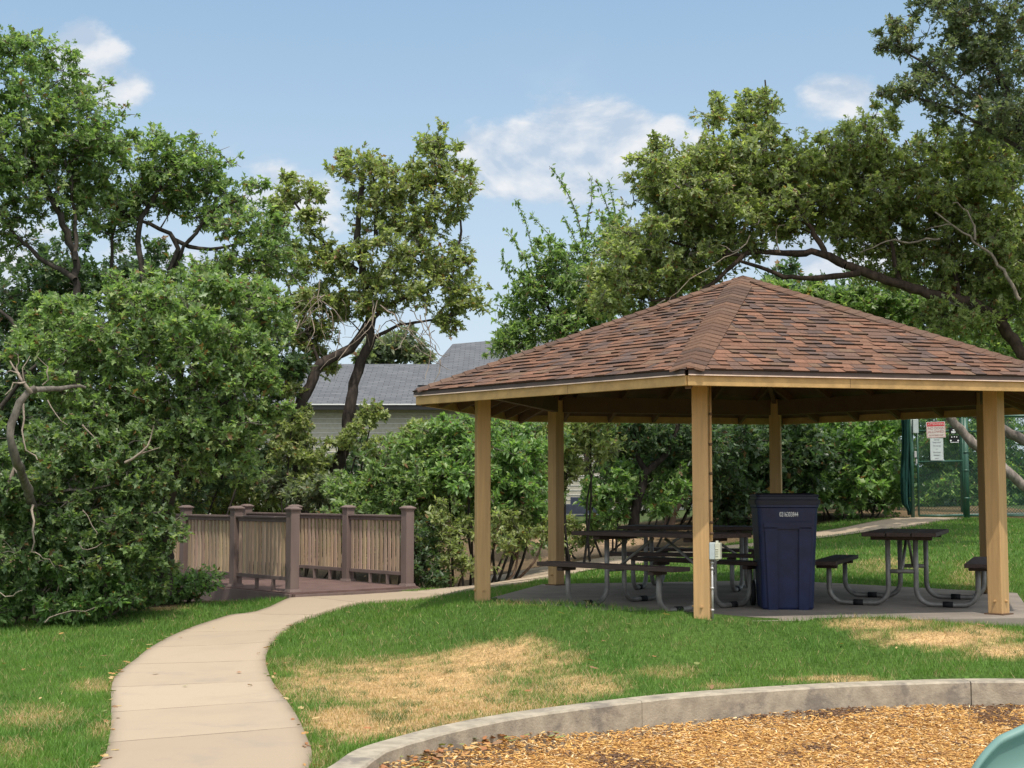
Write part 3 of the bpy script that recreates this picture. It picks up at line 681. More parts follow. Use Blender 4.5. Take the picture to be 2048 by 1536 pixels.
table((4.27, 15.45, 0), R(69), 'picnic table seen end-on between the navy bin and the corner post')

# ------------------------------------------------------------------ wheeled bin
def bin_():
    t = empty('wheeled_bin', (2.80, 14.72, 0), 'tall navy blue wheeled bin with white serial number standing under the shelter', 'bin', rz=R(-4))
    t.scale = (.95, .95, 1.0)
    def ring(z, hw, hd, r=.05, n=4):
        out = []
        for (sx_, sy_, a0) in ((1,-1,-90),(1,1,0),(-1,1,90),(-1,-1,180)):
            for i in range(n+1):
                a = math.radians(a0+90*i/n); out.append((sx_*(hw-r)+r*math.cos(a), sy_*(hd-r)+r*math.sin(a), z))
        return out
    mb = MB(); lv = [(.0,.262,.29),(.02,.272,.30),(.5,.292,.335),(1.02,.318,.375),(1.03,.33,.388),(1.07,.33,.388)]
    rs = [ring(*l) for l in lv]; n = len(rs[0]); vs = [v for q in rs for v in q]; fs = [(i*n+k, i*n+(k+1)%n, (i+1)*n+(k+1)%n, (i+1)*n+k) for i in range(len(lv)-1) for k in range(n)]+[tuple(range(n))[::-1]]
    mb.add(vs, fs, smooth=False); body = mb.build('body', M_bin, t)
    # front: raised side ribs leaving a sunken middle panel
    mb = MB()
    def fy(z): return -(.30+.075*min(max(z/1.02, 0), 1))-.001
    def strip(x0a, x0b, x1a, x1b, z0, z1, th):
        v = []
        for (xa, xb, z) in ((x0a, x0b, z0), (x1a, x1b, z1)):
            for y in (fy(z)+.01, fy(z)-th): v += [(xa, y, z), (xb, y, z)]
        mb.add([v[i] for i in (0,1,3,2,4,5,7,6)], [(0,1,2,3),(7,6,5,4),(2,6,7,3)[::-1],(0,3,7,4),(1,5,6,2),(0,4,5,1)])
    strip(-.20, -.118, -.235, -.122, .0, .82, .024); strip(.118, .20, .122, .235, .0, .82, .024); strip(-.235, .235, -.25, .25, .82, .87, .024)
    mb.build('front_rib', M_bin, body, bevel=.008)
    mb = MB(); lv = [(1.055,.345,.40),(1.10,.345,.40),(1.105,.33,.385),(1.135,.325,.38),(1.14,.335,.385),(1.155,.33,.38),(1.17,.25,.30)]
    rs = [ring(*l, r=.045) for l in lv]; vs = [v for q in rs for v in q]
    fs = [(i*n+k, i*n+(k+1)%n, (i+1)*n+(k+1)%n, (i+1)*n+k) for i in range(len(lv)-1) for k in range(n)]+[tuple(range(n))[::-1], tuple((len(lv)-1)*n+k for k in range(n))]
    mb.add(vs, fs); mb.build('lid', M_lid, t)
    for s in (-1, 1):
        mb = MB(); mb.tube([(s*.29, .30, .13), (s*.335, .30, .13)], .13, 20); wh = mb.build('wheel', M_black, t)
        mb = MB(); mb.tube([(s*.33, .30, .13), (s*.34, .30, .13)], .06, 14); mb.build('hub', M_pipe, wh)
    mb = MB(); mb.tube([(-.27,.40,1.0),(-.27,.46,1.02),(.27,.46,1.02),(.27,.40,1.0)], .014, 8); mb.build('handle', M_bin, t)
    o = text('serial_number', '0216303844', .066, (.01, fy(.955)-.006, .955), 0, M_white, body, .60, .002, 0)
bin_()
# ------------------------------------------------------------------ footbridge
A0 = Vector((-2.93, 19.10, -.14)); D_ = Vector((-.65, .76, 0)); N_ = Vector((.76, .65, 0))
BR = empty('footbridge', A0, 'brown composite footbridge with tan balusters at the bend of the path', 'footbridge')
def bp(i, s): return D_*(1.5*i) + N_*(1.9*s)
def bpost(p, i):
    mb = MB(); Mz = Matrix.Rotation(math.atan2(D_.y, D_.x), 3, 'Z')
    mb.box(p+Vector((0,0,.545)), (.135, .135, 1.09), Mz); o = mb.build('post', M_bpost, BR, bevel=.008)
    mb = MB(); mb.box(p+Vector((0,0,1.078)), (.150, .150, .02), Mz); mb.box(p+Vector((0,0,1.099)), (.178, .178, .020), Mz); mb.box(p+Vector((0,0,1.121)), (.166, .166, .024), Mz, taper=.45); mb.build('post_cap', M_bpost, o, bevel=.005)
    mb = MB(); mb.box(p+Vector((0,0,.018)), (.18, .18, .036), Mz, taper=.85); mb.build('post_skirt', M_bpost, o)
for s in (0, 1):
    for i in range(4): bpost(bp(i, s), i)
    for i in range(3):
        a, b = bp(i, s)+D_*.072, bp(i+1, s)-D_*.072; mb = MB()
        mb.beam(a+Vector((0,0,.985)), b+Vector((0,0,.985)), .11, .028); mb.beam(a+Vector((0,0,.945)), b+Vector((0,0,.945)), .05, .05); mb.build('top_rail', M_bpost, BR, bevel=.004)
        mb = MB(); mb.beam(a+Vector((0,0,.17)), b+Vector((0,0,.17)), .055, .05)
        for f in (.3, .62): q = a.lerp(b, f); mb.box(q+Vector((0,0,.0725)), (.05, .05, .144))
        mb.build('bottom_rail', M_bpost, BR, bevel=.003)
        mb = MB(); n = 13; Mz = Matrix.Rotation(math.atan2(D_.y, D_.x), 3, 'Z')
        for j in range(n):
            q = a.lerp(b, (j+.5)/n); f = random.uniform(.8, 1.15); mb.box(q+Vector((0,0,.5575)), (.054, .022, .724), Mz, col=(f, f*random.uniform(.94, 1.03), f*random.uniform(.88, 1.05)))
        mb.build('balusters', M_bal, BR)
mb = MB(); nb = 40
for j in range(nb):
    y0 = -.12+j*.145; c = N_*.95 + D_*(y0+.07); mb.beam(c-N_*1.06, c+N_*1.06, .139, .03)
    v = mb.v[-8:]; mb.v[-8:] = [(p[0], p[1], p[2]-.017) for p in v]
mb.build('deck', M_deck, BR)
mb = MB(); e = .13
mb.beam(-D_*e-N_*.1+Vector((0,0,-.095)), -D_*e+N_*2.0+Vector((0,0,-.095)), .03, .125); mb.build('front_board', M_bpost, BR, bevel=.004)
for s in (-.115, 2.015):
    mb = MB(); mb.beam(N_*s-D_*.14+Vector((0,0,-.19)), N_*s+D_*5.7+Vector((0,0,-.19)), .03, .34); mb.build('side_board', M_bpost, BR, bevel=.004)
mb = MB(); mb.beam(-N_*.10-D_*.165+Vector((0,0,-.09)), -N_*.06-D_*.165+Vector((0,0,-.09)), .02, .14); mb.build('corner_trim', M_drip, BR)

# ------------------------------------------------------------------ tennis-court fences, gate, signs
FD = 29.8
def fx(px, d=FD): return (px-1024)/FPX*d
def fz(py, d=FD): return P(1024, py, d).z
def mesh_panel(mb, x0, x1, z0, z1, y, s=.062, w_=.0034):
    W = x1-x0; H = z1-z0; c = -H
    while c < W:
        for sg in (1, -1):
            a0 = max(c, 0); a1 = min(c+H, W)
            if a1-a0 > .01:
                za, zb_ = z0+(a0-c), z0+(a1-c)
                if sg < 0: za, zb_ = z0+z1-za, z0+z1-zb_
                mb.beam((x0+a0, y+(.003*sg), za), (x0+a1, y+(.003*sg), zb_), w_, w_, (0, 1, 0))
        c += s
gz0 = zg1(fx(1880), FD)
FE = empty('chain_link_fence', (fx(1930), FD, gz0), 'green chain-link fence running off behind the corner post of the shelter', 'fence')
o0 = Vector(FE.location)
zt_, zm_, z_lo = fz(832), fz(863), gz0
def W2(mb, name, m_, par, bevel=0):
    mb.v = [tuple(Vector(v)-Vector(par_loc)) for v in mb.v]; return mb.build(name, m_, par, bevel)
par_loc = FE.location
for px, rr, top in ((1930, .062, fz(836)), (2075, .04, fz(828)), (2230, .04, fz(828))):
    mb = MB(); mb.tube([(fx(px), FD, z_lo-.1), (fx(px), FD, top)], rr, 12); po = W2(mb, 'post', M_green, FE)
    if px == 1930:
        for z_ in (.42, 1.0, 1.38, 1.75): mb = MB(); mb.tube([(fx(px), FD, z_lo+z_-.018), (fx(px), FD, z_lo+z_+.018)], rr+.007, 12); W2(mb, 'band', M_green, po)
for z_, rr in ((zt_, .03), (zm_, .022), (fz(1031), .022)):
    mb = MB(); mb.tube([(fx(1930), FD, z_), (fx(2230), FD-.02, z_)], rr, 8); W2(mb, 'rail', M_green, FE)
mb = MB(); mesh_panel(mb, fx(1935), fx(2230), z_lo+.04, zt_, FD+.03); W2(mb, 'chain_link_mesh', M_wire, FE)
GT = empty('gate', (fx(1835), FD-.02, gz0), 'green chain-link gate at the top of the path with signs wired to it', 'gate'); par_loc = GT.location
xl, xr = fx(1834), fx(1924); 
mb = MB(); mb.tube([(fx(1822), FD-.02, z_lo-.1), (fx(1822), FD-.02, fz(800))], .04, 12); W2(mb, 'gate_post', M_green, GT)
mb = MB()
zt2 = fz(834); zb2 = z_lo+.06
for a, b in (((xl, zb2), (xl, zt2)), ((xl, zt2), (xr, zt2)), ((xr, zt2), (xr, zb2)), ((xr, zb2), (xl, zb2)), ((xl, fz(924)), (xr, fz(922))), ((xl, fz(862)), (xr, fz(862)))):
    mb.tube([(a[0], FD-.02, a[1]), (b[0], FD-.02, b[1])], .022, 8)
W2(mb, 'gate_frame', M_green, GT)
mb = MB(); mesh_panel(mb, xl, xr, zb2, zt2, FD); W2(mb, 'chain_link_mesh', M_wire, GT)
mb = MB(); mb.box((fx(1828), FD-.07, fz(909)), (.05, .05, .13)); mb.box((fx(1830), FD-.07, fz(923)), (.03, .04, .10)); W2(mb, 'latch', M_pipe, GT, .006)
mb = MB(); mb.box((fx(1828.5), FD-.09, fz(853)), (.115, .09, .29)); W2(mb, 'lock_box', M_box, GT, .008)
# signs
def sign(px0, px1, py0, py1, name, label, m_, lines, rot=0):
    x = (fx(px0)+fx(px1))/2; w_ = fx(px1)-fx(px0); z = (fz(py0)+fz(py1))/2; h = fz(py0)-fz(py1)
    e = empty(name, (x, FD-.075, z), label, 'sign'); e.rotation_euler = (0, R(rot), 0)
    mb = MB(); mb.box((0, 0, 0), (w_, .006, h)); pl = mb.build('panel', m_, e, bevel=.0025)
    for (s, zz, sz, mm, wd) in lines: text('lettering', s, sz*h, (0, -.005, zz*h), 0, mm, e, wd)
    return e, w_, h
e, w_, h = sign(1851, 1889, 844, 876, 'warning_sign', 'white and red sign reading ATTENTION NO DOGS ALLOWED on the gate', M_sign,
    [('ATTENTION', .345, .19, M_sign, .95), ('NO DOGS', .09, .215, M_redink, .98), ('ALLOWED', -.125, .215, M_redink, .98), ('ON THE TENNIS COURT', -.335, .115, M_redink, .72)], -2)
mb = MB(); mb.box((0, -.0038, .345*h), (w_*.93, .002, h*.25)); mb.build('red_band', M_red, e)
mb = MB()
for sg in (-1, 1): mb.box((sg*w_*.47, -.0038, -.1*h), (.006, .002, h*.64))
mb.box((0, -.0038, -.45*h), (w_*.94, .002, .006)); mb.build('red_border', M_red, e)
sign(1858, 1884, 877, 921, 'notice_sign', 'tall faded grey notice hanging below the red and white dog sign', M_sign2,
    [('NOTICE', .43, .075, M_ink, .9), ('TENNIS COURT', .31, .075, M_ink, .72), ('FOR THE USE', .155, .075, M_ink, .78), ('OF', .01, .06, M_ink, .9), ('PRIVATE PARK', -.14, .075, M_ink, .72), ('RESIDENTS', -.27, .075, M_ink, .8), ('ONLY', -.41, .065, M_ink, .9)])
for (px0, px1, py0, py1, lb, dots) in ((1896, 1911, 856, 868, 'small black placard above another black placard on the gate', 0), (1896, 1917, 871, 886, 'small black placard with white round dots, lower of the two on the gate', 1)):
    e, w_, h = sign(px0, px1, py0, py1, 'placard', lb, M_black, [])
    mb = MB()
    if dots:
        for (u, v) in ((-.35,-.2),(.35,-.2),(-.25,.28),(0,.3),(.22,.28)): mb.tube([(u*w_, -.0045, v*h), (u*w_, -.006, v*h)], .018 if v < 0 else .012, 10)
        mb.box((0, -.0045, -.42*h), (w_*.8, .002, .010))
    else:
        for v in (-.12, -.30): mb.box((.08*w_, -.0045, v*h), (w_*.55, .002, .016))
        mb.box((.15*w_, -.0045, .15*h), (w_*.3, .002, .022))
    mb.build('white_marks', M_white, e)
# tall court fence behind
TF = empty('court_fence', (fx(1960, 33), 33, .7), 'tall green tennis-court fence showing above the shelter roof', 'fence'); par_loc = TF.location
d0, d1 = 33.5, 30.0; p0 = P(1790, 663, d0); p1 = P(2200, 607, d1)
for f in (0, .33, .66, 1): q = p0.lerp(p1, f); mb = MB(); mb.tube([(q.x, q.y, .4), q], .035, 8); W2(mb, 'post', M_green, TF)
mb = MB(); mb.tube([p0, p1], .03, 8); W2(mb, 'rail', M_whitetrim, TF)
mb = MB(); Wd = math.hypot(p1.x-p0.x, p1.y-p0.y); mesh_panel(mb, 0, Wd, .7, 4.7, 0, .075, .005); ux, uy = (p1.x-p0.x)/Wd, (p1.y-p0.y)/Wd
mb.v = [(p0.x+v[0]*ux-v[1]*uy, p0.y+v[0]*uy+v[1]*ux, min(v[2], p0.z+(p1.z-p0.z)*v[0]/Wd)) for v in mb.v]; W2(mb, 'chain_link_mesh', M_wire, TF)
# windscreen net, bulging left of the gate post
NE = empty('windscreen_net', P(1812, 1030, 29.9), 'teal green windscreen netting sagging beside the gate post', 'netting'); par_loc = NE.location
mb = MB(); rows, cols = 30, 10; vs = []
for i in range(rows+1):
    f = i/rows; py = 700+(1030-700)*f
    xl_ = 1809-9*math.sin(f*math.pi)*1.0-4*math.sin(f*9)+(8 if f > .95 else 0); 
    for j in range(cols+1):
        g = j/cols; q = P(xl_+(1822-xl_)*g, py, 29.85+.25*math.sin(g*7+f*2)+.12*math.sin(g*23+f*5)); vs.append(q)
fs = [(i*(cols+1)+j, i*(cols+1)+j+1, (i+1)*(cols+1)+j+1, (i+1)*(cols+1)+j) for i in range(rows) for j in range(cols)]
mb.add(vs, fs, smooth=True); o = W2(mb, 'net', M_net, NE)
sm_ = o.modifiers.new('thickness', 'SOLIDIFY'); sm_.thickness = .008
# court surface
mb = MB(); q = [(fx(1950), 31.0), (fx(2500), 31.0), (fx(2600), 52), (fx(2000), 52)]
mb.add([(x, y, zg1(x, 31)+.03+.002*(y-31)) for x, y in q], [(0,1,2,3)]); M_court = mat('court_surface', (.16, .20, .18), .8, .2, nscale=5, namt=.1)
tag(mb.build('tennis_court_ground', M_court), kind='structure')

# ------------------------------------------------------------------ house behind the trees
HD = 40
hz0 = .55
HO = empty('house', (P(700, 800, HD).x, HD, hz0), 'long pale house with grey shingle roofs and black gutter behind the trees', 'house'); par_loc = HO.location
def grey_roof():
    m = bpy.data.materials.new('grey_shingle'); m.use_nodes = True; t = m.node_tree; N = NT(t); b = t.nodes['Principled BSDF']; b.inputs['Roughness'].default_value = .9
    tcn = N.n('ShaderNodeTexCoord'); br = N.n('ShaderNodeTexBrick'); t.links.new(tcn.outputs['UV'], br.inputs[0])
    br.inputs['Color1'].default_value = (.13,.135,.145,1); br.inputs['Color2'].default_value = (.080,.084,.094,1); br.inputs['Mortar'].default_value = (.03,.032,.037,1)
    br.inputs['Scale'].default_value = 1; br.inputs['Brick Width'].default_value = .32; br.inputs['Row Height'].default_value = .14; br.inputs['Mortar Size'].default_value = .012
    f = N.noise(tcn.outputs['UV'], 3.5, 5, .6); t.links.new(N.mix(N.mapr(f, .3, .7, 0, .45), br.outputs[0], (.105,.108,.118)), b.inputs['Base Color']); return m
M_groof = grey_roof()
def roof_plane(pts, name):
    """pts: eave left, eave right, ridge right, ridge left"""
    me = bpy.data.meshes.new(name); pts = [Vector(p)-HO.location for p in pts]; n_ = (pts[1]-pts[0]).cross(pts[3]-pts[0]).normalized()
    if n_.z < 0: n_ = -n_
    lo = [p-n_*.12 for p in pts]; me.from_pydata([tuple(p) for p in pts+lo], [], [(0,1,2,3),(7,6,5,4),(0,4,5,1),(1,5,6,2),(2,6,7,3),(3,7,4,0)])
    uv = me.uv_layers.new(name='uv'); ud = (pts[1]-pts[0]).normalized(); vd = n_.cross(ud)
    for l in me.loops: p = Vector(me.vertices[l.vertex_index].co)-pts[0]; uv.data[l.index].uv = (p.dot(ud), p.dot(vd))
    return newobj(name, me, M_groof, HO)
e0 = P(380, 808, HD); e1 = P(1700, 808, HD); r0 = P(380, 728, HD+4); r1 = P(1700, 728, HD+4)
roof_plane([e0, e1, r1, r0], 'roof')
q0, q1 = P(832, 778, HD+1.2), P(1230, 778, HD+1.2)
roof_plane([P(835, 770, HD+1.6), P(1500, 770, HD+1.6), P(1450, 640, HD+6), P(905, 688, HD+6)], 'upper_roof')
roof_plane([P(905, 688, HD+6), P(1450, 640, HD+6), P(1500, 770, HD+10), P(835, 770, HD+10)], 'upper_roof')
mb = MB(); x0, x1 = e0.x+.3, e1.x-.3
mb.box(((x0+x1)/2, HD+.45, (hz0-1+e0.z-.05)/2), (x1-x0, .2, e0.z-.05-hz0+1)); wl = W2(mb, 'wall', M_brick, HO)
mb = MB()
for i in range(28): mb.box(((x0+x1)/2, HD+.345, hz0-.5+i*.135), (x1-x0, .02, .012))
W2(mb, 'siding_lap', M_whitetrim, wl)
mb = MB(); mb.box(((e0.x+e1.x)/2, HD-.02, e0.z-.10), (e1.x-e0.x, .14, .13)); W2(mb, 'gutter', M_gutter, HO)
mb = MB(); mb.box(((e0.x+e1.x)/2, HD-.03, e0.z-.018), (e1.x-e0.x, .16, .03)); W2(mb, 'gutter_lip', M_whitetrim, HO)
for px in (470, 1090, 1240): 
    c = P(px, 905, HD+.33); mb = MB(); mb.box(c, (1.1, .06, 1.0)); wn_ = W2(mb, 'window', M_whitetrim, HO)
    mb = MB(); mb.box((c.x, c.y-.035, c.z), (.98, .02, .88)); W2(mb, 'pane', M_glass, wn_)
BL = empty('garden_wall', P(1150, 1020, 37.5), 'low stepped slate-blue block wall in front of the pale house', 'garden wall'); par_loc = BL.location
mb = MB(); c = P(1150, 1018, 37.5)
mb.box((c.x, c.y, c.z+.0), (1.6, .3, .26)); mb.box((c.x+.45, c.y+.35, c.z+.16), (1.1, .3, .30)); mb.box((c.x+.2, c.y-.01, c.z-.17), (2.2, .32, .05)); W2(mb, 'blocks', M_block, BL, .01)

# ------------------------------------------------------------------ playground slide
SL = empty('playground_slide', (2.6, 5.6, -.55), 'teal plastic slide with a rolled rim at the edge of the wood chips', 'slide'); par_loc = SL.location
def slide():
    # centre line from the exit lip up to the platform, then a rounded U section with rolled rims
    c0 = [(1.76,-.14),(1.85,-.125),(1.95,-.10),(2.12,-.03),(2.5,.15),(3.0,.42),(3.6,.75),(4.2,1.08)]; hw = .28
    pts = resample(c0, 90); mb = MB(); vs = []
    def hh(x): return float(np.interp(x, [1.76,1.80,1.83,1.87,1.92,1.99,2.12,2.5], [.0,.012,.07,.148,.212,.254,.255,.255]))
    for i, p in enumerate(pts):
        h = hh(p[0]); k = min(1, h/.12)
        sec = [(hw+.035*k, h-.06*k), (hw+.040*k, h-.015*k), (hw+.028*k, h+.006*k), (hw+.008*k, h+.012*k), (hw-.014*k, h+.006*k), (hw-.024*k, h-.010*k), (hw-.016*k, h-.026*k), (hw+.004*k, h-.050*k), (hw+.006*k, h*.55), (hw-.01, h*.30), (hw-.05, h*.10), (hw-.12, 0.002), (hw-.2, 0)]
        full = sec + [(0, -.003)] + [(-a, b) for a, b in sec[::-1]]; L = len(full)
        for (w_, h_) in full: vs.append((p[0], 5.62+w_, p[1]+h_))
    fs = [(i*L+k, i*L+k+1, (i+1)*L+k+1, (i+1)*L+k) for i in range(len(pts)-1) for k in range(L-1)]
    mb.add(vs, fs, smooth=True); o = W2(mb, 'chute', M_slide, SL); s_ = o.modifiers.new('thickness', 'SOLIDIFY'); s_.thickness = .008; s_.offset = -1
    ss = o.modifiers.new('sub', 'SUBSURF'); ss.levels = 1; ss.render_levels = 1
    for yy in (5.4, 5.84): mb = MB(); mb.tube([(3.6, yy, -.7), (3.6, yy, 1.1)], .04, 10); W2(mb, 'support_post', M_green, SL)
slide()

# ------------------------------------------------------------------ trees and shrubs
LEAF = {
 'oak':    (np.array([(0,0),(.19,.25),(.08,.38),(.31,.60),(.13,.72),(.0,1.0)]), 1.0),
 'simple': (np.array([(0,0),(.20,.35),(.17,.65),(0,1.0)]), 1.0),
}
def leaves_mesh(name, pos, dirs, size, cols, kind):
    """every leaf: two half blades folded along the midrib"""
    half, _ = LEAF[kind]; n = len(pos); k = len(half)
    d = dirs/np.linalg.norm(dirs, axis=1)[:, None]
    upv = RNG.normal(0, .55, (n, 3))+[0, -.18, 1.0]; s = np.cross(d, upv); s /= np.maximum(np.linalg.norm(s, axis=1), 1e-6)[:, None]; nn = np.cross(s, d)
    fold = RNG.uniform(.1, .5, n); curl = RNG.uniform(-.25, .1, n)
    V = []
    def pt(a, b, sg):
        return pos + d*(size*b)[:, None] + s*(size*a*sg)[:, None] + nn*(size*(a*fold + curl*b*b))[:, None]
    mid0 = pt(0, 0, 1); tip = pt(0, 1, 1)
    V = [mid0, tip] + [pt(a, b, 1) for a, b in half[1:-1]] + [pt(a, b, -1) for a, b in half[1:-1]]
    V = np.stack(V, 1).reshape(-1, 3); nv = 2+2*(k-2); base = np.arange(n)[:, None]*nv
    f1 = [0]+list(range(2, 2+k-2))+[1]; f2 = [0, 1]+list(range(2+k-2, nv))[::-1]
    loops = np.concatenate([base+f1, base+f2], 1).ravel()
    me = np_mesh(name, V, loops, np.full(2*n, k)); set_col(me, np.repeat(cols, nv, 0)); return me
def tubes_np(name, chains, cols, sides=5):
    """chains: list of (pts Nx3, radii N)"""
    Vs = []; F = []; C = []; b = 0
    for (p, r), c in zip(chains, cols):
        p = np.asarray(p); n = len(p); ns = sides if max(r) < .03 else 10
        t = np.gradient(p, axis=0); t /= np.maximum(np.linalg.norm(t, axis=1), 1e-9)[:, None]
        a = np.cross(t, [0.3, 1, .2]); a /= np.maximum(np.linalg.norm(a, axis=1), 1e-6)[:, None]; bb = np.cross(t, a)
        an = np.arange(ns)*2*np.pi/ns; rr = np.asarray(r)[:, None]*(1+ (RNG.uniform(-.16, .16, (n, ns)) if max(r) > .03 else 0))
        ring = p[:, None]+ (a[:, None]*np.cos(an)[None, :, None] + bb[:, None]*np.sin(an)[None, :, None])*rr[..., None]
        Vs.append(ring.reshape(-1, 3)); i = np.arange(n-1)[:, None]*ns; k = np.arange(ns)[None]; k2 = (k+1) % ns
        F.append((np.stack([i+k, i+k2, i+ns+k2, i+ns+k], -1)+b).reshape(-1, 4)); C.append(np.tile(c, (n*ns, 1))); b += n*ns
    V = np.concatenate(Vs); F = np.concatenate(F); me = np_mesh(name, V, F, np.full(len(F), 4), True); set_col(me, np.concatenate(C)); return me
PALS = {
 'oak':   [(.190,.265,.100), (.135,.205,.082), (.26,.32,.13), (.088,.150,.062)],
 'olive': [(.250,.285,.115), (.185,.225,.092), (.32,.34,.15), (.125,.165,.070)],
 'bright':[(.170,.270,.088), (.120,.205,.070), (.25,.34,.12), (.082,.150,.054)],
 'mid':   [(.130,.190,.072), (.090,.142,.058), (.19,.24,.095), (.062,.105,.045)],
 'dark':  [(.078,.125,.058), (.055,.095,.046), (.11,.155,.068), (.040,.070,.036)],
 'grey':  [(.170,.200,.120), (.125,.155,.094), (.22,.24,.15), (.085,.114,.070)],
}
BARK = (.050, .042, .036)
NLEAF = [0]
def catmull(pts, step=.12):
    pts = np.asarray(pts, float)
    if len(pts) < 3:
        n = max(2, int(np.linalg.norm(pts[1]-pts[0])/step)); return pts[0]+(pts[1]-pts[0])*np.linspace(0, 1, n)[:, None]
    out = []
    for i in range(len(pts)-1):
        p0 = pts[max(i-1, 0)]; p1 = pts[i]; p2 = pts[i+1]; p3 = pts[min(i+2, len(pts)-1)]; n = max(2, int(np.linalg.norm(p2-p1)/step))
        t = np.linspace(0, 1, n, endpoint=False)[:, None]; m1 = (p2-p0)/2; m2 = (p3-p1)/2
        out.append((2*t**3-3*t*t+1)*p1+(t**3-2*t*t+t)*m1+(-2*t**3+3*t*t)*p2+(t**3-t*t)*m2)
    out.append(pts[-1:]); return np.concatenate(out)
def plant(name, label, cat, blobs, limbs, depth, leaf='oak', pal='oak', lsize=.095, dens=1.0, group=None, clump=.30, tips=11, per=6, dead=0, base=None, bark=BARK, sparse=0, droop=0, whips=(), stemr=.02, deadlimbs=(), browns=.03, inf=1.0, spikes=5, rdm=1.0):
    """blobs: (px, py, rx_px, ry_px, depth offset, depth radius m); limbs: list of (radius0, radius1, [(px,py,depth offset)...])"""
    rng = RNG
    s0 = FPX/depth
    if depth < 26: lsize *= .74; per = int(round(per*1.65))
    elif depth < 30: lsize *= .85; per = int(round(per*1.35))
    # root position
    L = []
    for (r0, r1, pts) in limbs:
        p = np.array([tuple(P(x, y, depth+dz)) for (x, y, dz) in pts]); q = catmull(p); q[1:-1] += rng.normal(0, .012, (len(q)-2, 3)); L.append((q, np.linspace(r0, r1, len(q))*.82))
    if base is None:
        if L: base = L[0][0][0]
        else:
            b0 = blobs[0]; q = P(b0[0], b0[1], depth); base = np.array([q.x, q.y, zg1(q.x, q.y)])
    base = np.array(base, float)
    if not L:   # multi-stem shrub: stems fan out of the base
        for b_ in blobs:
            q = P(b_[0], b_[1], depth+b_[4]); e_ = np.array(q); g0 = np.array([base[0]*.35+e_[0]*.65, base[1]*.35+e_[1]*.65, 0]); g0[2] = zg1(g0[0], g0[1])-.05
            mid = (g0+e_)/2+rng.normal(0, .12, 3); L.append((catmull([g0, mid, e_]), None))
        L = [(q, np.linspace(stemr*1.3, stemr*.5, len(q))) for q, _ in L]
    nodes = np.concatenate([q for q, _ in L]); nrad = np.concatenate([r for _, r in L])
    # clump centres
    cs = []; csc = []
    for (bx, by, rx, ry, dz, rd) in blobs:
        c = np.array(P(bx, by, depth+dz)); R3 = np.array([rx/s0, rd*rdm, ry/s0])*inf; ar = (R3[0]*R3[1]*R3[2])**(2/3)*12.5
        n = max(3, int(ar*7.0*dens/(clump/.30)**1.6)); u = rng.normal(0, 1, (n, 3)); u /= np.linalg.norm(u, axis=1)[:, None]
        rr = rng.random(n)**(1/2.4); wob = .70+.42*rng.random(n); cs.append(c+u*R3*(rr*wob)[:, None]); csc.append(rng.uniform(.6, 1.25, n))
        for _ in range(spikes):      # single shoots standing clear of the crown
            u = rng.normal(0, 1, 3); u[2] = abs(u[2])*1.1-.15; u /= np.linalg.norm(u); m_ = rng.integers(2, 4)
            for q in range(m_): cs.append((c+u*R3*(.98+.13*q)+rng.normal(0, .03, 3))[None]); csc.append(np.array([.5-.08*q]))
    cs = np.concatenate(cs); csc = np.concatenate(csc)
    g = zg(cs[:, 0], cs[:, 1]); cs[:, 2] = np.maximum(cs[:, 2], g+.12)
    # grow: attach each clump to the nearest node
    o_ = np.argsort(np.min(np.linalg.norm(cs[:, None]-nodes[None, ::3], axis=2), axis=1))
    chains = [(q, r) for q, r in L]; NX = [nodes]; NR = [nrad]
    allp = nodes.copy(); allr = nrad.copy()
    for i in o_:
        c = cs[i]; dv = allp-c; dist = np.linalg.norm(dv, axis=1) + np.maximum(allp[:, 2]-c[2]+.1, 0)*.6; j = int(np.argmin(dist)); a = allp[j]; dd = c-a; l = np.linalg.norm(dd)
        if l < .05: continue
        mid = a+dd*.5+rng.normal(0, .10*l, 3)+[0, 0, .10*l]; q = catmull([a, mid, c], .10); ra = min(allr[j]*.75, .011+.013*l); rr = np.linspace(ra, .0055, len(q))
        chains.append((q, rr)); allp = np.concatenate([allp, q[1:]]); allr = np.concatenate([allr, rr[1:]])
    wpos = []
    for (r0, pts) in whips:
        q = catmull([tuple(P(x, y, depth+dz)) for (x, y, dz) in pts], .06); chains.append((q, np.linspace(r0, .004, len(q)))); wpos.append(q)
    dead_ch = []
    for (r0, r1, pts) in deadlimbs:
        q = catmull([tuple(P(x, y, depth+dz)) for (x, y, dz) in pts], .10); q[1:-1] += rng.normal(0, .014, (len(q)-2, 3)); dead_ch.append((q, np.linspace(r0, r1, len(q))))
    # twigs with leaf rosettes
    nC = len(cs); T = nC*tips; ci = np.repeat(np.arange(nC), tips); off = rng.normal(0, 1, (T, 3)); off /= np.linalg.norm(off, axis=1)[:, None]; off[:, 2] = off[:, 2]*.75+.12-droop
    csz = csc[ci]; off *= (clump*csz*(rng.random(T)**.5))[:, None]; tip = cs[ci]+off
    dv = off/np.maximum(np.linalg.norm(off, axis=1), 1e-6)[:, None]
    isdead = rng.random(nC) < dead
    tw = [(np.stack([cs[ci[k]], cs[ci[k]]+off[k]*.5+rng.normal(0, .02, 3), tip[k]]), np.array([.006, .0045, .0025])) for k in range(0, T, 2 if depth < 24 else 3)]
    keep = (~isdead[ci]) & (rng.random(T) >= np.maximum(sparse, np.where(csz < .52, .5, 0))); tip = tip[keep]; dv = dv[keep]; cik = ci[keep]
    m = len(tip)*per; ti = np.repeat(np.arange(len(tip)), per)
    ld = dv[ti]*.8 + rng.normal(0, .75, (m, 3)) + [0, 0, -.1]; pos = tip[ti] - dv[ti]*(rng.random(m)*.07)[:, None] + rng.normal(0, .012, (m, 3))
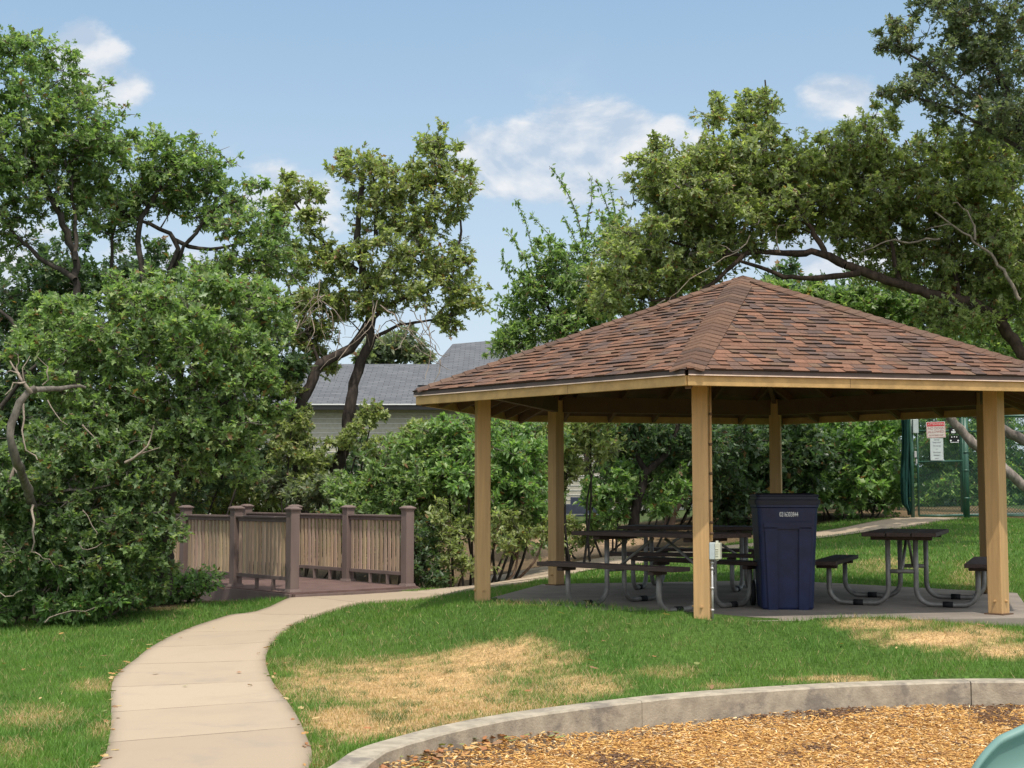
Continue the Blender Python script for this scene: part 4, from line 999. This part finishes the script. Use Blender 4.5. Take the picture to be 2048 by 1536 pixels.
    tone = np.clip(rng.random(nC)*.8+.15*rng.normal(0, 1, nC), 0, 1)[cik][ti]; tone = np.clip(tone+rng.normal(0, .18, len(tip))[ti], 0, 1)
    if wpos:
        wp = []; wd = []
        for q in wpos:
            k = max(8, int(len(q)*5.5)); i_ = (rng.random(k)**.8*(len(q)-1)).astype(int); wp.append(q[i_]+rng.normal(0, .02, (k, 3))); wd.append(rng.normal(0, 1, (k, 3))+[0, 0, -.2])
        pos = np.concatenate([pos]+wp); ld = np.concatenate([ld]+wd); tone = np.concatenate([tone, rng.random(len(pos)-len(tone))])
    n = len(pos); NLEAF[0] += n
    PL = np.array(PALS[pal]); pr = np.clip(tone*.6+rng.random(n)*.4, 0, .999); wts = np.array([.36, .66, .84, 1.0]); pi = np.searchsorted(wts, pr); c = PL[np.minimum(pi, 3)]*(rng.uniform(.75, 1.3, n))[:, None]
    br = rng.random(n) < browns; c[br] = np.array([.17, .10, .045])*rng.uniform(.7, 1.4, (br.sum(), 1))
    sz = lsize*np.clip(rng.lognormal(-.08, .38, n), .35, 1.9)
    e = empty(name, tuple(base), label, cat, group); bl = np.array(base)
    me = leaves_mesh('crown', pos-bl, ld, sz, c, leaf); newobj('crown' if cat == 'tree' else 'foliage', me, M_leaf, e)
    bk = np.array(bark); cols = [bk*rng.uniform(.75, 1.25) for _ in chains]+[np.array([.125, .110, .095])*rng.uniform(.5, 1.5) for _ in tw]
    me = tubes_np('trunk', [(p-bl, r) for p, r in chains+tw], cols, 4); newobj('trunk' if cat == 'tree' else 'stems', me, M_bark, e)
    if dead_ch:
        for p, r in dead_ch: newobj('dead_branch', tubes_np('dead_branch', [(p-bl, r)], [np.array([.26, .21, .17])*rng.uniform(.7, 1.2)], 6), M_bark, e)
    return e
def rb(x, y, rx, ry, dz=0, rd=None, d=20):
    return (x, y, rx, ry, dz, rd if rd else min(rx, ry)*1.1*d/FPX+.15)
def B(d, *bl): return [rb(*(b if len(b) > 4 else b+(0,)), d=d) if len(b) <= 5 else b for b in bl]

# --- left side
plant('oak_tree', 'tallest scrub oak left of the footbridge, its crown above all the others', 'tree',
  B(19.5, (50,150,95,70,0),(130,230,95,75,.3),(30,260,120,90,-.3),(-70,300,130,150,0),(120,320,110,80,.4),(190,270,60,60,0),(60,390,90,80,.2),(-20,420,70,90,0),(10,120,70,50,0),(170,400,60,50,.3)),
  [(.10,.05,[(150,1150,0),(150,900,0),(152,760,0),(150,640,0),(150,520,.1),(120,430,0),(70,330,0)]),(.05,.02,[(150,560,0),(120,540,.1),(60,500,0),(0,430,.1)]),(.04,.02,[(150,520,0),(150,420,.2),(130,320,0)]),
   (.05,.02,[(60,700,-.3),(20,640,-.3),(-30,600,-.3)]),(.04,.015,[(0,820,-.5),(60,740,-.5),(150,700,-.4),(230,655,-.3)])],
  19.5, dens=.72, sparse=.15, inf=1.12)
plant('oak_tree', 'scrub oak with twin dark stems under an open crown, beside the tallest oak', 'tree',
  B(20.5, (330,320,60,45,0),(310,370,80,55,.2),(400,345,75,50,0),(230,380,70,55,0),(460,400,65,50,.3),(500,470,60,55,0),(420,440,60,40,.4),(250,450,60,45,.3),(360,400,60,40,.3),(540,520,50,50,0),(480,540,70,40,0),(420,580,70,35,0),(200,330,50,40,0)),
  [(.09,.04,[(300,1120,0),(300,800,0),(290,640,0),(284,540,0),(278,450,0),(310,390,0),(335,330,0)]),(.06,.025,[(345,640,0),(338,560,0),(352,480,0),(300,450,0),(240,420,0)]),
   (.05,.02,[(340,620,0),(350,540,.1),(380,480,0),(430,420,0),(480,400,0)]),(.05,.02,[(225,700,.2),(222,560,.2),(225,480,.1),(240,400,0)]),(.04,.02,[(350,480,0),(420,500,.1),(500,480,0)])],
  20.5, dens=.72, sparse=.15, inf=1.12)
plant('oak_tree', 'broad low scrub oak with pale sunlit crown overhanging the footbridge railing', 'tree',
  B(17.8, (300,610,140,60,0),(420,590,110,55,.2),(190,680,110,75,-.2),(350,690,160,90,-.3),(465,680,92,88,0),(505,780,50,72,.2),(280,790,170,80,-.2),(430,800,120,90,-.1),(180,790,90,70,-.2),(480,870,66,52,.2),(360,880,120,60,-.1),(240,880,110,70,-.2),(440,940,90,40,.2),(520,640,60,60,.5),(90,720,60,60,-.1),(110,640,50,40,.2)),
  [(.12,.05,[(330,1190,.3),(330,1050,.2),(345,950,.1),(370,860,0),(360,760,0),(350,680,0)]),(.05,.02,[(355,900,0),(430,830,0),(500,760,0)]),(.05,.02,[(360,820,0),(280,760,-.1),(190,720,-.2)]),(.05,.02,[(350,940,0),(250,900,0),(180,820,-.1)])],
  17.8, dens=.68, tips=11, spikes=12, sparse=.08, inf=1.02, deadlimbs=[(.016,.006,[(250,925,-1.3),(285,905,-1.35),(300,880,-1.3),(308,850,-1.3)]),(.012,.004,[(280,908,-1.3),(320,895,-1.3)]),(.012,.004,[(165,850,-1.2),(185,870,-1.2),(200,895,-1.2)]),(.010,.004,[(95,800,-1.1),(110,830,-1.1),(135,850,-1.1)])])
plant('oak_tree', 'crooked scrub oak trunk with a bare grey broken top at the lawn edge', 'tree',
  B(16.6, (60,960,90,50,0),(130,880,50,40,.5),(230,900,80,50,.5),(190,960,110,60,.2),(130,910,80,40,.2),(270,970,60,50,.5),(20,1010,60,60,0),(120,1040,130,60,.1),(260,1060,100,60,.4),(40,1100,100,60,0),(180,1130,120,60,.2),(270,1130,60,55,.7),(60,1180,110,45,.3),(-60,1000,70,160,0),(240,1190,80,40,.8),(-60,820,40,120,.5),(290,1050,36,44,.9)),
  [(.075,.045,[(70,1240,.4),(80,1150,.3),(72,1060,.1),(52,970,-.7),(32,920,-1.3),(22,880,-1.4),(22,850,-1.4),(42,805,-1.4),(70,776,-1.3)]),(.045,.02,[(60,780,-1.3),(100,778,-1.1),(170,775,-.6)]),(.03,.015,[(70,1000,0),(140,980,0),(220,970,.1)])],
  16.6, pal='mid', dens=.85, spikes=8, bark=(.12,.105,.09),  deadlimbs=[(.026,.008,[(62,785,-1.35),(50,765,-1.4),(35,745,-1.4),(20,722,-1.4)]),(.014,.004,[(50,765,-1.4),(30,768,-1.5),(10,790,-1.5)]),(.011,.003,[(40,748,-1.4),(25,742,-1.4),(12,748,-1.4)]),(.010,.003,[(48,762,-1.4),(42,735,-1.45),(60,712,-1.4)]),(.008,.003,[(35,745,-1.4),(36,725,-1.4),(28,705,-1.4)]),(.009,.003,[(85,770,-1.3),(100,745,-1.3),(80,725,-1.3),(78,700,-1.3)]),(.014,.006,[(46,800,-.3),(48,860,-.45),(55,900,-.5),(75,920,-.5)]),
     (.028,.014,[(34,925,-.45),(22,960,-.55),(18,985,-.5)]),(.03,.012,[(30,925,-.45),(48,960,-.6),(58,985,-.55)]),(.016,.006,[(66,1010,-.5),(68,1060,-.6),(66,1100,-.6),(80,1110,-.6)]),(.006,.003,[(80,1110,-.6),(100,1120,-.6),(110,1135,-.6)]),(.008,.003,[(90,1245,-1.0),(120,1225,-1.0),(190,1215,-.9)]),(.006,.003,[(0,1185,-1.2),(25,1195,-1.2),(45,1180,-1.2)]),
     (.007,.003,[(165,1020,-.8),(185,1050,-.8),(192,1070,-.8)]),(.008,.003,[(160,1090,-.8),(175,1100,-.8),(205,1085,-.8)])])
plant('shrub', 'dark leafy shrub crowding the near end of the footbridge railing', 'shrub',
  B(19.0, (310,1120,34,50,0),(365,1175,38,20,-.4),(340,1185,50,24,-.5),(408,1172,16,14,-.7),(290,1170,60,50,0),(230,1200,80,40,-.2)), [], 19.0, leaf='simple', pal='bright', lsize=.075, dens=1.5, clump=.24)
plant('shrub', 'low green shrub with five-fingered leaves along the shaded lawn edge', 'shrub',
  B(17.0, (60,1190,70,40,0),(110,1150,60,40,-.2),(170,1210,60,26,-.3),(10,1215,50,35,-.2),(120,1220,70,22,-.3),(240,1180,50,40,0)), [], 17.0, leaf='simple', pal='bright', lsize=.085, dens=1.3, clump=.24, bark=(.16,.13,.10))
plant('shrub', 'tall dark evergreen mass behind the two left oaks', 'shrub',
  B(24, (60,640,150,110,0),(80,780,140,120,0),(260,560,90,80,0),(230,680,140,90,0),(120,560,80,90,0),(420,660,120,70,0),(480,860,120,140,1.5),(300,930,160,120,1),(560,740,40,80,.5),(120,930,180,160,0),(-60,800,100,200,0)), [], 24, leaf='oak', pal='dark', lsize=.13, dens=.85, clump=.42, tips=12)
plant('shrub', 'shaded undergrowth seen through the footbridge railings', 'shrub',
  B(27, (380,1000,110,60,0),(480,1040,110,70,0),(600,1060,90,60,0),(540,980,60,40,0),(280,1080,100,90,0),(700,1080,90,60,0),(470,960,60,40,0)), [], 27, leaf='simple', pal='olive', lsize=.10, dens=.9, clump=.34)
# --- middle
_r = random.Random(11)
def tangle(n, x0, x1, y0, y1):
    out = []
    for _ in range(n):
        x, y = _r.uniform(x0, x1), _r.uniform(y0, y1); a = _r.uniform(.6, 2.6); L = _r.uniform(30, 75); pts = [(x, y, _r.uniform(-.8, .3))]
        for _k in range(3): a += _r.uniform(-.6, .6); x += math.cos(a)*L/3; y += math.sin(a)*L/3; pts.append((x, y, pts[-1][2]+_r.uniform(-.12, .12)))
        out.append((.009, .003, pts))
    return out
plant('oak_tree', 'lone tall scrub oak with two leaning trunks in front of the grey roof', 'tree',
  B(25, (720,330,50,35,0),(745,380,55,50,0),(870,290,38,40,.2),(880,350,62,50,0),(800,385,55,50,.2),(915,410,45,65,0),(840,440,70,55,0),(755,450,60,45,.2),(880,520,60,55,0),(800,520,60,50,-.3),(730,540,50,45,0),(920,570,45,50,0),(840,590,70,40,-.2),(760,600,70,35,0),(950,620,32,16,0),(900,650,20,18,0),
     (575,380,28,26,.3),(620,400,24,22,.3),(560,420,20,20,.3),(610,450,38,26,.2),(630,500,45,34,.2),(580,530,50,40,.3),(660,545,35,30,.1),(700,620,60,35,0),(610,600,45,45,.2),(590,650,36,46,.1),(625,690,40,34,.3),(596,745,26,20,0),(660,640,40,34,.3),(600,700,36,34,.4),(640,735,26,26,.4)),
  [(.17,.09,[(600,1060,0),(602,960,0),(598,880,0),(600,815,0),(622,772,0),(640,728,0),(690,704,0),(715,680,.1),(740,640,.1)]),
   (.15,.05,[(655,1060,-.1),(668,960,-.1),(692,880,-.1),(700,815,-.1),(716,740,0),(738,690,0),(742,640,0),(728,560,0),(715,480,0),(722,400,0),(725,340,0)]),
   (.06,.02,[(735,600,0),(780,520,0),(840,450,0),(870,370,0),(868,290,0)]),(.05,.02,[(742,640,0),(800,600,-.1),(880,560,-.1),(920,480,0),(915,410,0)]),(.05,.02,[(715,540,.1),(690,520,.1),(650,490,.2),(620,460,.2),(600,420,.2),(575,390,.3)]),
   (.04,.015,[(740,680,.1),(800,650,0),(860,640,0),(930,625,0)]),(.04,.015,[(640,730,0),(620,680,0),(600,620,.1),(560,540,.2)]),(.05,.02,[(752,470,.1),(752,400,.1),(745,350,0)]),(.02,.008,[(640,740,0),(600,740,.1),(580,700,.1)])],
  25, pal='olive', dens=.74, inf=1.04, lsize=.105, sparse=.16, clump=.30, browns=.07, tips=10, bark=(.06,.048,.042),
  deadlimbs=[(.012,.003,[(740+random.uniform(-130,110), 640+random.uniform(-30,30), -.8+random.random()*.6), (0,0,0)]) for _ in range(0)] +
   [(.011,.003,[(x0,y0,-.7),((x0+x1)/2+random.uniform(-14,14),(y0+y1)/2+random.uniform(-8,14),-.8),(x1,y1,-.8+random.uniform(-.2,.2))]) for (x0,y0,x1,y1) in
    [(755,600,700,690),(750,620,690,700),(745,600,770,690),(760,610,850,700),(780,640,880,720),(800,640,870,690),(820,620,865,680),(840,630,880,700),(860,650,870,720),(760,650,740,700),(640,560,640,650),(650,590,600,660),(640,610,580,680),(620,620,610,700),(660,620,650,700),(600,640,570,700),(680,660,640,740),(850,610,868,700),(830,690,900,740),(640,600,690,670),(630,590,585,640),(700,690,668,760),(820,640,790,700),(870,690,900,710),(860,700,850,760),(880,720,862,770)]] + tangle(34, 570, 690, 590, 700) + tangle(20, 700, 870, 610, 690))
plant('evergreen_tree', 'small grey-green tree just above the grey roof ridge behind the lone oak', 'tree',
  B(47, (770,715,60,30,0),(800,690,35,25,0),(740,725,40,20,0),(830,722,25,12,0)), [(.12,.05,[(775,1000,0),(775,800,0),(780,700,0)])], 47, leaf='simple', pal='grey', lsize=.20, dens=.9, clump=.5)
for (lab, bl, d_, pal_, lf, ls, dn) in [
   ('leafy olive shrub at the foot of the two leaning trunks', [(590,850,36,34,.6),(625,915,44,34,.6),(560,900,50,50,.6),(620,960,40,40,.4),(728,855,20,26,.6),(745,830,24,16,.6),(775,900,44,24,.4),(690,885,26,20,.5),(835,868,40,18,.4),(588,790,22,26,.6)], 24, 'olive', 'oak', .095, .6),
   ('rounded green shrub between the railing and the shelter', [(800,940,80,55,0),(720,980,60,50,.2),(870,900,70,50,0),(780,1010,70,50,-.2),(700,1040,50,40,0),(840,980,80,60,-.3)], 22.5, 'oak', 'simple', .095, 1.15),
   ('tall bright shrub behind the first tan post', [(960,890,70,45,0),(1040,920,60,60,.2),(930,950,80,60,-.2),(1010,990,80,60,0),(1060,1010,40,60,.2),(880,860,30,16,.2)], 22.3, 'bright', 'simple', .10, 1.15),
   ('thin twiggy shrub with bare stems beside the path behind the first tan post', [(900,1060,60,50,-.2),(980,1070,60,45,-.2),(860,1110,50,40,-.3),(930,1130,60,26,-.4),(1040,1070,40,50,.2),(1090,1070,30,40,.4)], 21.8, 'olive', 'simple', .08, .65),
   ('small dark shrub against the end post of the railing', [(850,1140,26,30,0),(840,1090,30,40,.1),(880,1160,22,14,-.2)], 21.2, 'dark', 'simple', .08, 1.2),
   ('pale variegated shrub peeping over the railing', [(640,985,40,26,0),(680,1000,40,30,0),(600,1000,40,20,.2),(560,975,50,18,.8)], 23.6, 'grey', 'simple', .09, 1.0),
   ('shrub in front of the pale siding, seen between two tan posts', [(1140,880,60,40,0),(1180,850,60,30,0),(1130,930,40,40,0),(1200,900,40,30,.3),(1110,980,20,30,0)], 26, 'olive', 'simple', .10, .8),
   ('fresh green shrub beside the dark forked tree under the roof', [(1230,1000,50,30,0),(1190,990,30,24,0),(1250,960,40,30,.2),(1220,1040,40,14,-.1),(1320,1010,40,26,.2),(1350,970,30,30,.3)], 27.5, 'bright', 'simple', .10, 1.1),
   ('small weedy bush on the bare dirt bank', [(1135,1060,22,24,0),(1120,1090,16,20,-.4),(1165,1085,14,12,-.2),(1190,1070,20,14,0),(1250,1070,30,14,.2)], 28, 'olive', 'simple', .08, .9)]:
    plant('shrub', lab, 'shrub', B(d_, *bl), [], d_, leaf=lf, pal=pal_, lsize=ls, dens=dn, clump=.25, bark=(.13,.09,.065) if 'twiggy' in lab else BARK, tips=10, stemr=.02)
plant('tree', 'dark forked tree growing between the fresh green shrubs behind the picnic tables', 'tree',
  B(27.5, (1290,870,70,35,0),(1230,860,50,30,.2),(1350,880,60,40,.3),(1400,900,50,50,.3),(1320,930,50,20,.6)),
  [(.13,.09,[(1268,1060,0),(1274,1010,0),(1288,960,0),(1292,935,0)]),(.07,.04,[(1292,940,0),(1275,915,0),(1268,850,0)]),(.08,.04,[(1292,945,0),(1325,915,0),(1345,880,0),(1362,830,0)])], 27.5, leaf='simple', pal='dark', lsize=.11, dens=.9, bark=(.035,.028,.025))
plant('tree', 'pale peeling trunk leaning beside the forked dark tree', 'tree', B(28.5, (1400,860,40,30,0),(1450,900,50,50,.3),(1430,960,40,40,.5)),
  [(.14,.06,[(1335,1055,0),(1350,1010,0),(1364,975,0),(1385,940,0),(1400,900,0)]),(.03,.02,[(1362,975,0),(1350,935,0),(1340,910,0)])], 28.5, leaf='simple', pal='dark', lsize=.11, dens=.8, bark=(.17,.11,.08))
for (lab, bl, d_, pal_, dn) in [
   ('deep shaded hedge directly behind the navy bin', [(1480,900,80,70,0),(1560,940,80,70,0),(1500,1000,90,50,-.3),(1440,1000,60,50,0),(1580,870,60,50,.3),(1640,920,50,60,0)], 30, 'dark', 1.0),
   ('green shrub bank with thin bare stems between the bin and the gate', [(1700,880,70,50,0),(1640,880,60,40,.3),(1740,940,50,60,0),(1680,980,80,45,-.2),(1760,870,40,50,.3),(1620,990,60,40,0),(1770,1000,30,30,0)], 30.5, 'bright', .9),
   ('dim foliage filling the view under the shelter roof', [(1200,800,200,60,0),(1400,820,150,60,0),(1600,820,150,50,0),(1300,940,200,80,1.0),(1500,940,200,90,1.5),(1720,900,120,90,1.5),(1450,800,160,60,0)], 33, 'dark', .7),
   ('sunlit olive hillside brush behind the green gate', [(1840,960,70,60,.5),(1930,940,90,60,.6),(2040,960,80,70,.5),(1860,900,70,60,0),(1950,880,80,60,0),(1880,980,80,50,-.5),(1980,970,90,60,0),(2060,900,80,90,0),(1850,840,60,50,0),(1990,830,90,40,.4),(2100,1000,60,40,0)], 36, 'bright', .75)]:
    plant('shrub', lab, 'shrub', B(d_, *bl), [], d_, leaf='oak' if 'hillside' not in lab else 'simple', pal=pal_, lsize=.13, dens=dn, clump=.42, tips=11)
for (lab, bl, d_, pal_, dn) in [
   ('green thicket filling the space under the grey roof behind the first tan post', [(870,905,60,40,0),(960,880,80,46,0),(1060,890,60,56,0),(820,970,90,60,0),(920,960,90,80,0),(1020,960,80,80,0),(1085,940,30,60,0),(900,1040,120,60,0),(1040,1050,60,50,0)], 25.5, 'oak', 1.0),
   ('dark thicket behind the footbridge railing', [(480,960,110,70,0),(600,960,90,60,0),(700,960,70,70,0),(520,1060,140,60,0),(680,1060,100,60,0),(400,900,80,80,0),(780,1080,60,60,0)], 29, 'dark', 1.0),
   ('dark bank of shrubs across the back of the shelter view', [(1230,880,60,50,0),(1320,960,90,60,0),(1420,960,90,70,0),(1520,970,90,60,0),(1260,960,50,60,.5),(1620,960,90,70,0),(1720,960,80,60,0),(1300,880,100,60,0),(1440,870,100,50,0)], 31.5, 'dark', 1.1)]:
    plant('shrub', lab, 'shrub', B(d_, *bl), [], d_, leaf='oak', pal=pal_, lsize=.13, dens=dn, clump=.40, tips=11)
# --- behind / right
plant('tree', 'feathery tree with long arching leafy whips rising left of the shelter roof', 'tree',
  B(28, (1130,640,90,55,0),(1190,560,70,50,0),(1050,670,55,40,0),(1120,570,50,40,0),(1200,640,90,50,.3),(1040,600,34,30,0),(1090,520,34,26,0),(1220,490,40,40,.2),(1150,720,110,40,-.2),(1020,690,30,26,0)),
  [(.12,.05,[(1180,1000,0),(1170,850,0),(1160,740,0),(1150,640,0)]),(.05,.02,[(1150,700,0),(1100,620,0),(1050,560,0)]),(.05,.02,[(1155,640,0),(1180,560,0),(1190,500,0)])],
  28, leaf='simple', pal='oak', lsize=.095, dens=.78, clump=.28, tips=9, inf=1.35,
  whips=[(.02,[(1190,580,0),(1170,500,0),(1150,420,0),(1120,360,0),(1098,332,-.1)]),(.018,[(1165,540,0),(1175,440,0),(1183,400,0),(1182,352,0)]),(.018,[(1230,520,0),(1222,440,0),(1205,390,0),(1192,358,0)]),(.015,[(1100,620,0),(1070,520,0),(1050,440,0),(1028,398,0)]),(.015,[(1080,600,0),(1050,520,0),(1020,470,0),(1006,456,0)]),
         (.015,[(1060,660,0),(1030,570,0),(1010,530,0),(1004,500,0)]),(.015,[(1150,580,0),(1120,500,0),(1090,460,0),(1060,430,0)]),(.012,[(1050,660,0),(1020,620,0),(990,610,0)]),(.012,[(1050,700,0),(1010,650,0),(985,640,0)]),(.012,[(1170,520,0),(1150,480,0),(1128,432,0)]),(.012,[(1050,560,0),(1030,540,0),(1000,520,0)]),(.012,[(1240,470,0),(1225,400,0),(1218,362,0)]),(.012,[(1030,700,0),(1000,690,0),(985,680,0)])])
plant('oak_tree', 'large spreading oak whose dark limb arches over the shelter roof', 'tree',
  B(23.5, (1300,360,60,50,0),(1360,340,70,50,0),(1380,420,90,60,.2),(1480,380,90,60,0),(1560,400,80,60,.2),(1620,330,40,50,.1),(1440,470,110,50,.3),(1340,520,100,50,.2),(1260,520,60,60,0),(1400,550,60,25,.2),(1680,300,50,40,0),(1740,290,70,50,0),(1700,420,70,60,.3),(1650,400,40,50,.3),(1820,440,100,60,.4),(1760,500,60,30,.5),(1880,560,90,45,.4),(1930,480,90,60,.2),(1990,540,80,70,.3),(1950,330,80,60,.2),(2030,340,60,60,.2),(1990,280,60,40,.2),(2060,440,50,70,.2),(2050,260,50,40,.3),(1330,400,60,45,0),(1300,480,75,50,0),(1400,400,70,60,-.2),(1440,330,60,55,0),(1500,290,40,50,.1),(1530,230,18,50,.1),(1425,240,14,50,.1),(1490,240,12,40,.1),(1545,330,60,60,0),(1480,430,110,55,-.3),(1600,380,55,50,0),(1580,450,60,35,.2),(1260,560,70,45,0),(1340,560,90,40,-.1),(1210,600,50,40,.1),(1440,510,70,30,-.2),(1290,620,70,26,.1),
     (1720,350,70,55,0),(1800,340,80,50,.2),(1750,420,90,55,0),(1860,400,90,60,.2),(1900,310,70,50,.3),(1960,400,80,70,0),(1850,500,100,45,.3),(2010,480,70,70,.1),(1700,480,50,30,.3),(1950,560,90,45,0),(1890,640,60,35,-.3),(1980,640,80,40,.1),(2040,590,50,60,.2),(1780,555,60,30,.4)),
  [(.165,.085,[(2330,1150,.5),(2200,980,.2),(2110,830,0),(2043,706,-.1),(2000,645,-.2),(1945,606,-.3),(1856,586,-.4),(1760,555,-.4),(1690,530,-.5)]),(.09,.04,[(1690,530,-.5),(1640,505,-.5),(1580,508,-.5),(1520,503,-.5),(1480,510,-.5)]),(.05,.02,[(1490,508,-.5),(1440,555,-.6),(1400,580,-.6),(1366,596,-.6),(1300,600,-.5)]),
   (.06,.025,[(1650,510,-.5),(1628,470,-.4),(1600,420,-.3),(1550,350,-.1)]),(.07,.03,[(1720,545,-.5),(1650,556,-.5),(1570,552,-.6),(1520,532,-.6),(1480,522,-.6)]),(.04,.02,[(1480,510,-.5),(1400,500,-.4),(1330,480,-.3)]),(.05,.02,[(1800,565,-.4),(1780,480,-.2),(1750,400,0)]),(.05,.02,[(1920,600,-.3),(1900,500,0),(1860,400,.1)]),(.05,.02,[(2010,650,-.2),(2010,550,0),(1980,440,0)]),
   (.04,.015,[(1560,350,-.1),(1540,280,0),(1530,160,.1)]),(.03,.012,[(1440,420,-.1),(1430,300,0),(1424,180,.1)])],
  23.5, pal='olive', dens=.62, inf=1.08, rdm=1.9, lsize=.10, sparse=.06, browns=.05, bark=(.055,.038,.030),
  deadlimbs=[(.03,.010,[(2040,600,-1.2),(2000,530,-1.3),(1960,490,-1.3),(1905,450,-1.3),(1870,424,-1.3)]),(.02,.008,[(1950,480,-1.3),(1945,440,-1.3),(1925,412,-1.3),(1905,406,-1.3)]),(.012,.004,[(1905,450,-1.3),(1880,452,-1.3),(1850,460,-1.3)]),
     (.02,.008,[(1880,478,-.9),(1820,482,-.9),(1760,488,-.9),(1720,505,-.9)]),(.012,.004,[(1500,470,-1.0),(1480,500,-1.0),(1440,490,-1.0)]),(.010,.004,[(1560,505,-1.0),(1552,460,-1.0),(1570,450,-1.0)]),(.010,.004,[(1330,600,-1.0),(1260,640,-1.0),(1240,655,-1.0)]),(.009,.004,[(1480,500,-1.0),(1380,560,-1.0),(1330,610,-1.0)])])
plant('oak_tree', 'two smooth grey trunks leaning in front of the green fence behind the corner post', 'tree',
  B(27, (1560,590,70,30,.3),(1720,600,90,50,0),(1830,620,80,50,0),(1920,680,80,50,0),(2020,700,60,60,0),(1760,640,80,50,0),(1680,610,70,40,.3),(1850,690,80,40,0),(1600,600,80,30,.5),(1780,740,80,40,.2),(1900,760,60,30,.3)),
  [(.15,.09,[(2330,1110,.3),(2180,1055,.1),(2048,972,0),(1990,920,0),(1930,870,0),(1895,825,0),(1850,770,0),(1810,690,.1)]),(.15,.08,[(2330,990,.4),(2160,940,.2),(2048,882,0),(2000,856,0),(1960,835,0),(1900,780,0),(1860,740,.2),(1800,670,.3)])],
  27, pal='oak', dens=.8, lsize=.11, bark=(.21,.175,.155))
plant('oak_tree', 'dark small-leaved tree reaching down from the top corner above the spreading oak', 'tree',
  B(21, (1900,40,60,45,0),(1980,50,90,70,0),(2040,150,80,90,0),(1960,130,70,50,.2),(1880,120,60,40,0),(1810,85,40,22,0),(1780,70,20,12,0),(1830,180,50,28,0),(1900,200,70,40,.1),(1980,240,80,45,0),(1790,190,30,10,0),(2060,280,50,60,0),(1870,0,30,30,0),(1960,-40,110,60,0),(1760,-150,110,70,.3),(1900,-150,140,80,.3),(1650,-170,90,60,.5),(2040,-140,120,80,.3)),
  [(.12,.05,[(2300,1000,.3),(2200,700,.2),(2120,450,0),(2060,300,0),(2010,180,0),(1960,60,0)]),(.04,.015,[(2030,230,0),(1950,200,0),(1880,150,0),(1800,95,0)]),(.04,.015,[(2060,310,0),(1980,260,0),(1900,215,0),(1810,190,0)])],
  21, pal='grey', leaf='oak', dens=.66, rdm=1.7, lsize=.085, sparse=.2, clump=.26, bark=(.05,.045,.042))
plant('shrub', 'dense dark tree belt behind the tall court fence', 'shrub',
  B(38, (1600,600,150,70,0),(1760,640,150,80,0),(1900,640,160,110,0),(2050,640,120,140,0),(1980,740,150,80,0),(1800,760,160,70,0),(1600,720,160,80,0),(1400,640,120,60,.5),(2060,500,60,90,0)), [], 38, leaf='oak', pal='dark', lsize=.16, dens=.72, clump=.5, tips=11)
# thin bare vine stub hanging by the railing of the far table
print('LEAVES', NLEAF[0], 'verts', sum(len(o.data.vertices) for o in bpy.data.objects if o.type == 'MESH'))
